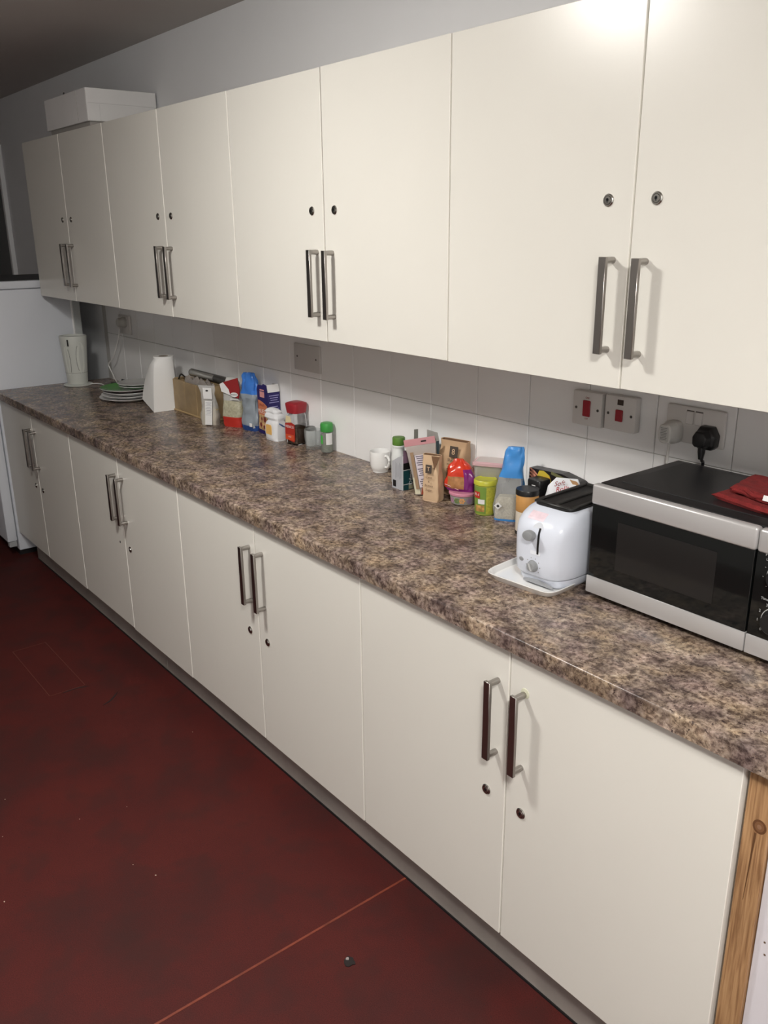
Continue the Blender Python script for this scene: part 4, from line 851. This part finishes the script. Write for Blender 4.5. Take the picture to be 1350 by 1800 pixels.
# clear bag of rice with blue top
t = thing('rice_bag', 'clear bag of rice with a twisted blue top, left of the toaster', 'bag', (3.022, -0.080, W), 0.62)
secs = [(0.0, 0.040, 0.020, 0, 0), (0.012, 0.042, 0.022, 0, 0), (0.05, 0.040, 0.022, 0, 0), (0.10, 0.035, 0.018, 0.002, 0), (0.140, 0.029, 0.015, 0.006, 0), (0.175, 0.025, 0.012, 0.010, 0), (0.194, 0.024, 0.007, 0.013, 0), (0.202, 0.021, 0.003, 0.014, 0)]
def mif_rb(i, j):
    if i < 2: return 1
    if i >= 14: return 1
    if j in (33, 34, 35, 0, 1, 2, 3, 4): return 2 if i < 8 else 1
    return 0
b = BM(); sbag(b, secs, 36, 3.5, 0.006, 71.0, mif_rb, 4)
obj('bag_film', b, [film('rice_film', (0.75, 0.77, 0.78), 0.72, 0.1), mat('sky_blue_film', (0.06, 0.27, 0.66), 0.3), film('blue_clear', (0.30, 0.45, 0.62), 0.4, 0.15)], t, True)
b = BM(); sbag(b, [(0.004, 0.036, 0.018, 0, 0), (0.05, 0.037, 0.019, 0, 0), (0.066, 0.032, 0.014, 0.004, 0)], 24, 4, 0.003, 73.0); obj('rice', b, M_rice, t, True)
b = BM(); slab(b, (-0.026, -0.0235, 0.043), (X + Z).normalized(), (Z - X).normalized(), 0.0075, 0.0075, 0.0012); obj('white_diamond', b, mat('label_white'), t)
b = BM(); slab(b, (-0.026, -0.0250, 0.043), (X + Z).normalized(), (Z - X).normalized(), 0.003, 0.003, 0.0008); obj('black_diamond', b, M_black, t)

# granule jars
t = thing('gravy_drum', 'orange and white drum with a flat black lid behind the toaster', 'jar', (3.128, -0.126, W))
b = BM(); lathe(b, [(0.026, 0), (0.0282, 0.002), (0.0282, 0.105), (0.027, 0.107)], 36); obj('drum', b, mat('cream_drum', (0.62, 0.56, 0.47), 0.45), t, True)
b = BM(); lathe(b, [(0.0284, 0.062), (0.0288, 0.0625), (0.0288, 0.1055), (0.0284, 0.106)], 36, cap0=False, cap1=False); obj('orange_band', b, mat('orange_band', (0.56, 0.29, 0.09), 0.45), t, True)
b = BM(); lathe(b, [(0.0284, 0.0), (0.0288, 0.0005), (0.0288, 0.009), (0.0284, 0.0095)], 36, cap0=False, cap1=False); obj('dark_foot_band', b, M_black, t, True)
b = BM(); lathe(b, [(0.0285, 0.1045), (0.0305, 0.106), (0.0305, 0.117), (0.029, 0.1195), (0.02, 0.1195)], 36); obj('lid', b, M_black, t, True)
t = thing('black_lid_jar', 'dark jar with a tall black lid behind the orange drum', 'jar', (3.108, -0.062, W))
b = BM(); loft(b, [sring(0, 0, z, r, r, 24, 5) for z, r in ((0.0, 0.019), (0.002, 0.021), (0.085, 0.021), (0.09, 0.019))]); obj('jar', b, mat('dark_jar', (0.05, 0.035, 0.028), 0.3), t, True)
b = BM(); loft(b, [sring(0, 0, z, r, r, 24, 5) for z, r in ((0.09, 0.0225), (0.092, 0.0235), (0.126, 0.0235), (0.1295, 0.0215), (0.130, 0.012))]); ld = obj('lid', b, M_black, t, True)
b = BM(); slab(b, (0.003, -0.0237, 0.116), X, Z, 0.006, 0.0012, 0.0004); obj('white_mark', b, mat('label_white'), t)

# black picture carton leaning on tiles, white rolls packet
t = thing('picture_carton', 'black carton with sausages and a yellow burst, standing flat to the tiles', 'carton', (3.048, -0.034, W))
b = BM(); pts = [(0.0, 0.0), (0.235, 0.0), (0.235, 0.098), (0.165, 0.137), (0.11, 0.147), (0.0, 0.142)]
loft(b, [[(x, y, z) for x, z in pts] for y in (0.0, 0.030)]); obj('carton', b, mat('black_card', (0.014, 0.012, 0.012), 0.35), t)
b = BM()
pts = [(0.018, 0.09), (0.075, 0.09), (0.078, 0.118), (0.070, 0.134), (0.050, 0.143), (0.035, 0.141), (0.028, 0.125)]
loft(b, [[(x, y, z) for x, z in pts] for y in (-0.0008, 0.0005)]); obj('yellow_burst', b, mat('burst_yellow', (0.60, 0.46, 0.05), 0.4), t)
b = BM(); slab(b, (0.060, -0.0009, 0.117), X, Z, 0.014, 0.011, 0.0006); obj('orange_price_spot', b, mat('spot_orange', (0.66, 0.26, 0.05), 0.4), t)
for k in range(5):
    b = BM(); z = 0.134 - k * 0.009
    rings = []
    for q in range(7):
        f = q / 6; rr = 0.0036 * math.sin(PI * (0.12 + 0.76 * f)); c = Vector((0.002 + 0.028 * f, -0.0002, z + 0.008 - 0.016 * f))
        rings.append([c + Vector((0.4 * rr * math.cos(2 * PI * j / 8), -0.5 * rr * max(0, math.sin(2 * PI * j / 8)), rr * math.cos(2 * PI * j / 8))) for j in range(8)])
    loft(b, rings); obj('sausage_print', b, mat('sausage_print', (0.48, 0.19, 0.12), 0.4, vary=0.3, vscale=80), t, True)
b = BM(); slab(b, (0.105, -0.0004, 0.138), Vector((1, 0, -0.18)), Z, 0.03, 0.004, 0.0004); obj('olive_strip', b, mat('olive_print', (0.16, 0.16, 0.07), 0.5), t)
t = thing('rolls_packet', 'white packet with red script lettering leaning behind the toaster', 'packet', (3.208, -0.084, W), 0.55)
t.rotation_euler = (math.radians(-8), 0, 0.55)
b = BM(); sbag(b, [(0.002, 0.046, 0.018, 0, 0), (0.02, 0.050, 0.021, 0, 0), (0.10, 0.048, 0.016, 0, 0), (0.130, 0.040, 0.010, 0.000, 0), (0.152, 0.026, 0.002, 0.004, 0)], 28, 4, 0.003, 81.0); obj('packet', b, mat('packet_white', (0.70, 0.72, 0.75), 0.4), t, True)
sc = mat('red_script', (0.42, 0.03, 0.04), 0.5)
text(t, 'Soft', 0.017, (-0.012, -0.0135, 0.139), Vector((1, 0, 0.25)), Vector((-0.25, 0.35, 1)), mat('dark_red_print'), shear=0.35)
text(t, 'Rolls', 0.017, (-0.004, -0.0160, 0.1265), Vector((1, 0, 0.25)), Vector((-0.25, 0.25, 1)), sc, shear=0.35)
b = BM(); pts = [(0.012, 0.150), (0.030, 0.146), (0.056, 0.108), (0.048, 0.100)]; loft(b, [[(x, y, z) for x, z in pts] for y in (-0.006, 0.004)]); obj('brown_edge', b, mat('card_brown', (0.42, 0.24, 0.11), 0.6), t)

# ------------------------------------------------------------------ toaster on its tray
RT = 0.06
t = thing('white_tray', 'shallow white rectangular tray under the toaster', 'tray', (3.352, -0.268, W), 0.09)
def rr_(z, hx, hy): return sring(0, 0, z, hx, hy, 48, 9)
b = BM(); loft(b, [rr_(0.0, 0.083, 0.138), rr_(0.002, 0.085, 0.140), rr_(0.0155, 0.094, 0.149), rr_(0.017, 0.0935, 0.1485), rr_(0.0165, 0.091, 0.146), rr_(0.006, 0.084, 0.139), rr_(0.0055, 0.07, 0.12)]); obj('tray', b, M_china, t, True)

M_toast = mat('toaster_white', (0.66, 0.70, 0.79), 0.2, coat=0.2)
t = thing('toaster', 'white two slot toaster with black top and grey dial, next to the microwave', 'toaster', (3.381, -0.262, W + 0.0068), RT)
def tring(z, hx, y0, y1, n=56, e=4.2):
    return sring(0, (y0 + y1) / 2, z, hx, (y1 - y0) / 2, n, e)
b = BM(); loft(b, [tring(z, hx, y0, y1) for z, hx, y0, y1 in ((0.002, 0.064, -0.108, 0.128), (0.008, 0.068, -0.113, 0.132), (0.022, 0.070, -0.115, 0.134))]); obj('foot_base', b, M_toast, t, True)
b = BM(); loft(b, [tring(z, hx, y0, y1) for z, hx, y0, y1 in ((0.0225, 0.066, -0.114, 0.132), (0.025, 0.066, -0.114, 0.132))]); obj('shadow_gap', b, mat('gap_grey', (0.12, 0.12, 0.13), 0.5), t)
tp = [(0.025, 0.0715, -0.122, 0.138), (0.03, 0.0735, -0.125, 0.140), (0.06, 0.0755, -0.1265, 0.141), (0.10, 0.0765, -0.1265, 0.141), (0.125, 0.0765, -0.1245, 0.140), (0.138, 0.0758, -0.119, 0.138), (0.150, 0.073, -0.109, 0.134), (0.160, 0.068, -0.094, 0.127), (0.167, 0.061, -0.078, 0.118), (0.170, 0.053, -0.066, 0.110)]
b = BM(); loft(b, [tring(*q) for q in tp]); obj('shell', b, M_toast, t, True)
def fy_(z):
    for (z0, _, a, _2), (z1, _3, c, _4) in zip(tp[:-1], tp[1:]):
        if z0 <= z <= z1: return a + (c - a) * (z - z0) / (z1 - z0)
    return tp[-1][2]
M_bktop = mat('toaster_black', (0.012, 0.012, 0.012), 0.45, bump=0.3, bscale=120)
b = BM(); loft(b, [tring(z, hx, y0, y1, 40, 6) for z, hx, y0, y1 in ((0.164, 0.0545, -0.074, 0.124), (0.1715, 0.0545, -0.074, 0.124), (0.1725, 0.053, -0.072, 0.122))]); obj('top_insert', b, M_bktop, t, True)
b = BM()
for x in (-0.046, 0.0, 0.046): box(b, x - (0.005 if x else 0.007), x + (0.005 if x else 0.007), -0.068, 0.118, 0.171, 0.1765, 0.002)
for y in (-0.066, 0.116): box(b, -0.050, 0.050, y - 0.005, y + 0.005, 0.171, 0.1765, 0.002)
obj('slot_frame', b, mat('toaster_rim', (0.02, 0.02, 0.019), 0.4, vary=0.4, vscale=60), t, True)
b = BM(); q = [(-0.034 + 0.008 * k, 0.0085 + 0.006 * math.sin(PI * k / 10)) for k in range(11)]
loft(b, [[(x, y, z) for x, z in q] + [(x, y, 0.004) for x, z in q[::-1]] for y in (-0.1135, -0.1165)]); obj('base_arch', b, mat('arch_grey', (0.30, 0.31, 0.33), 0.5), t)
# lever channel
b = BM()
q = [(0.004 + 0.0135 * math.cos(PI * k / 10), 0.132 + 0.0135 * math.sin(PI * k / 10)) for k in range(11)] + [(-0.0095, 0.075), (0.0175, 0.075)]
loft(b, [[(x, fy_(z) - d * 0 - 0.0008 if d else fy_(z) + 0.003, z) for x, z in q] for d in (0, 1)]); obj('lever_channel', b, mat('channel_white', (0.70, 0.73, 0.79), 0.3), t, True)
b = BM(); rings = []
for k in range(9):
    z = 0.078 + k * 0.0072; rings.append([(0.010 + s * 0.0022, fy_(z) - dd_, z) for s, dd_ in ((-1, -0.002), (1, -0.002), (1, 0.0013), (-1, 0.0013))])
loft(b, rings); obj('lever_slot', b, M_black, t)
M_grey = mat('grey_knob', (0.26, 0.27, 0.28), 0.35)
b = BM(); z0 = 0.121; q = bmesh.new(); lathe(q, [(0.005, 0.0), (0.005, 0.008), (0.0125, 0.010), (0.0145, 0.014), (0.0145, 0.022), (0.0125, 0.0255), (0.006, 0.0265)], 24)
bmesh.ops.scale(q, vec=(1, 0.78, 1), verts=q.verts); merge(b, q, 0, Matrix.Translation((-0.004, fy_(z0) + 0.002, z0)) @ Matrix.Rotation(PI / 2, 4, 'X')); obj('lever', b, M_grey, t, True)
b = BM(); q = bmesh.new(); lathe(q, [(0.0135, 0.0), (0.0135, 0.003), (0.0115, 0.004), (0.0105, 0.011), (0.009, 0.0125)], 28); merge(b, q, 0, Matrix.Translation((-0.001, -0.1245, 0.048)) @ Matrix.Rotation(PI / 2, 4, 'X'))
dial = obj('dial', b, M_grey, t, True)
b = BM(); slab(b, (-0.001, -0.1368, 0.048), (X + Z * 0.5).normalized(), (Z - X * 0.5).normalized(), 0.0018, 0.0085, 0.0018); obj('pointer', b, mat('pale_grey', (0.50, 0.51, 0.52), 0.35), dial)
b = BM()
for k in range(8):
    a = -2.2 + k * 0.63 + PI / 2
    slab(b, (-0.001 + 0.0185 * math.cos(a), -0.1262, 0.048 + 0.0185 * math.sin(a)), X, Z, 0.0009, 0.0009, 0.0004)
obj('dial_marks', b, mat('print_grey'), t)
b = BM(); q = bmesh.new(); lathe(q, [(0.0065, 0.0), (0.0065, 0.003), (0.005, 0.0042)], 20); bmesh.ops.scale(q, vec=(1, 0.72, 1), verts=q.verts); merge(b, q, 0, Matrix.Translation((-0.034, -0.1225, 0.056)) @ Matrix.Rotation(PI / 2, 4, 'X')); obj('button', b, M_grey, t, True)
b = BM(); rings = []
for k in range(5):
    z = 0.1475 + k * 0.0033; rings.append([(-0.012 + s * 0.021, fy_(z) - d, z) for s, d in ((-1, -0.001), (1, -0.001), (1, 0.0006), (-1, 0.0006))])
loft(b, rings); obj('sticker_residue', b, mat('pink_residue', (0.74, 0.60, 0.66), 0.4, vary=0.1, vscale=70), t)
b = BM(); loft(b, [[(0.0765 + d, y, z) for d, y, z in ((-0.002, 0.02, 0.022), (0.0004, 0.02, 0.022), (0.0004, 0.02, 0.024), (-0.002, 0.02, 0.024))], [(0.0765 + d, y, z) for d, y, z in ((-0.002, 0.085, 0.072), (0.0006, 0.085, 0.072), (0.0006, 0.085, 0.074), (-0.002, 0.085, 0.074))]]); obj('side_seam', b, mat('pale_grey'), t)

# ------------------------------------------------------------------ microwave
MX, MY = 3.486, -0.332
t = thing('microwave', 'black and silver microwave oven at the near end of the worktop', 'microwave', (MX, MY, W))
M_silverp = mat('silver_plastic', (0.50, 0.49, 0.49), 0.33, metal=0.35)
M_bglass = mat('black_glass', (0.006, 0.007, 0.007), 0.06, spec=0.6)
M_case = mat('case_black', (0.013, 0.013, 0.014), 0.32)
h0, h1 = 0.014, 0.252
b = BM(); box(b, 0.004, 0.458, 0.022, 0.296, h0, h1, 0.003, 2); obj('case', b, M_case, t, True)
b = BM(); box(b, 0.03, 0.435, 0.055, 0.28, h1 - 0.001, h1 + 0.0015, 0.001); obj('top_panel', b, M_case, t)
for x in (0.035, 0.42):
    for y in (0.04, 0.26):
        b = BM(); lathe(b, [(0.010, 0.0), (0.011, 0.013), (0.009, 0.0145)], 14, (x, y, 0)); obj('foot', b, M_black, t, True)
b = BM(); box(b, 0.002, 0.3575, 0.004, 0.021, h0 + 0.03, h1 - 0.035, 0.001); dr_ = obj('door', b, M_bglass, t)
b = BM(); box(b, 0.0, 0.3595, 0.0, 0.021, h1 - 0.0435, h1, 0.006, 3); obj('top_bar', b, M_silverp, dr_, True)
b = BM(); box(b, 0.0, 0.3595, 0.001, 0.021, h0, h0 + 0.037, 0.002, 2); obj('bottom_bar', b, M_silverp, dr_, True)
b = BM(); box(b, 0.068, 0.288, 0.0034, 0.0042, h0 + 0.068, h1 - 0.067); obj('window', b, mat('window_mesh', (0.017, 0.016, 0.0155), 0.10, spec=0.4), dr_)
b = BM(); box(b, 0.3615, 0.4585, 0.004, 0.021, h0 + 0.03, h1 - 0.035, 0.001); cp = obj('control_panel', b, M_bglass, t)
b = BM(); box(b, 0.3615, 0.460, 0.0, 0.021, h1 - 0.0435, h1, 0.006, 3); obj('top_bar', b, M_silverp, cp, True)
b = BM(); box(b, 0.3615, 0.460, 0.001, 0.021, h0, h0 + 0.037, 0.002, 2); obj('bottom_bar', b, M_silverp, cp, True)
M_ring = mat('dial_ring', (0.45, 0.45, 0.45), 0.35)
for zc, nm in ((0.172, 'power_dial'), (0.089, 'timer_dial')):
    b = BM(); q = bmesh.new(); lathe(q, [(0.0235, 0.0), (0.0235, 0.003), (0.0205, 0.004), (0.0190, 0.016), (0.0175, 0.0175)], 36); merge(b, q, 0, Matrix.Translation((0.4095, 0.004, zc)) @ Matrix.Rotation(PI / 2, 4, 'X')); kn = obj('dial', b, M_black, cp, True)
    b = BM(); q = bmesh.new(); lathe(q, [(0.0255, 0.0), (0.0255, 0.0008), (0.0242, 0.0008), (0.0242, 0.0)], 40, cap0=False, cap1=False); merge(b, q, 0, Matrix.Translation((0.4095, 0.0041, zc)) @ Matrix.Rotation(PI / 2, 4, 'X')); obj('dial_ring', b, M_ring, cp, True)
    for k in range(9):
        a = PI / 2 + 2.3 - k * 0.575
        text(cp, str((0, 1, 2, 3, 5, 10, 15, 20, 30)[k]) if zc < 0.1 else '-', 0.0075, (0.4095 + 0.032 * math.cos(a), 0.0037, zc + 0.032 * math.sin(a)), X, Z, M_ring)
text(cp, 'Power', 0.008, (0.388, 0.0037, 0.208), X, Z, M_ring); text(cp, 'Level', 0.006, (0.386, 0.0037, 0.199), X, Z, M_ring); text(cp, 'Timer', 0.007, (0.388, 0.0037, 0.1265), X, Z, M_ring)

# red cloth on the microwave
M_cloth = mat('red_cloth', (0.185, 0.014, 0.014), 0.95, vary=0.18, vscale=90, bump=0.9, bscale=420)
t = thing('red_cloth', 'folded dark red dishcloth lying on top of the microwave', 'cloth', (3.80, -0.235, W + h1 + 0.0018), 0.0)
def cloth_layer(corn, z0, th, amp, seed, name):
    # rounded folded slab over a quad of corners
    n = 22; b = BM(); A, B_, D, E_ = [Vector((*c, 0)) for c in corn]
    gt, gb = [], []
    for i in range(n + 1):
        rt, rb = [], []
        for j in range(n + 1):
            u, v = i / n, j / n; p = A * (1 - u) * (1 - v) + B_ * u * (1 - v) + D * u * v + E_ * (1 - u) * v
            p += Vector((noise.noise(Vector((u * 4, v * 4, seed))), noise.noise(Vector((u * 4, v * 4, seed + 5))), 0)) * 0.007
            ed = min(u, v, 1 - u, 1 - v); rnd = math.sqrt(max(0, 1 - (1 - min(1, ed / 0.07)) ** 2))
            hz = amp * noise.noise(Vector((u * 5 + seed, v * 5, seed))) + amp * 0.4 * noise.noise(Vector((u * 13, v * 13, seed)))
            rt.append(b.verts.new((p.x, p.y, z0 + th * 0.5 + (th * 0.5 + hz) * rnd))); rb.append(b.verts.new((p.x, p.y, z0 + th * 0.5 - th * 0.5 * rnd)))
        gt.append(rt); gb.append(rb)
    for i in range(n):
        for j in range(n):
            b.faces.new((gt[i][j], gt[i + 1][j], gt[i + 1][j + 1], gt[i][j + 1])); b.faces.new((gb[i][j], gb[i][j + 1], gb[i + 1][j + 1], gb[i + 1][j]))
    bmesh.ops.remove_doubles(b, verts=b.verts[:], dist=0.00005)
    return obj(name, b, M_cloth, t, True)
cloth_layer([(-0.104, -0.004), (0.145, -0.062), (0.145, 0.11), (-0.098, 0.078)], 0.0, 0.013, 0.002, 3.0, 'lower_fold')
cloth_layer([(-0.082, 0.022), (0.14, -0.035), (0.145, 0.135), (-0.098, 0.122)], 0.0125, 0.014, 0.004, 9.0, 'upper_fold')
for k in range(3):
    pts = [(-0.070 + 0.006 * k + 0.02 * q, 0.014 - 0.005 * q - 0.004 * k + 0.012 * noise.noise(Vector((q * 0.9, k * 3.3, 1))), 0.020 + 0.003 * k + 0.004 * noise.noise(Vector((q * 1.3, k, 4)))) for q in range(9)]
    b = BM(); tube(b, smooth_path(pts, 4), 0.0045, 8); obj('hem_ripple', b, M_cloth, t, True)
b = BM(); slab(b, (0.012, -0.012, 0.026), X, Vector((0, 0.4, 1)), 0.008, 0.005, 0.001); obj('care_label', b, mat('label_white'), t)
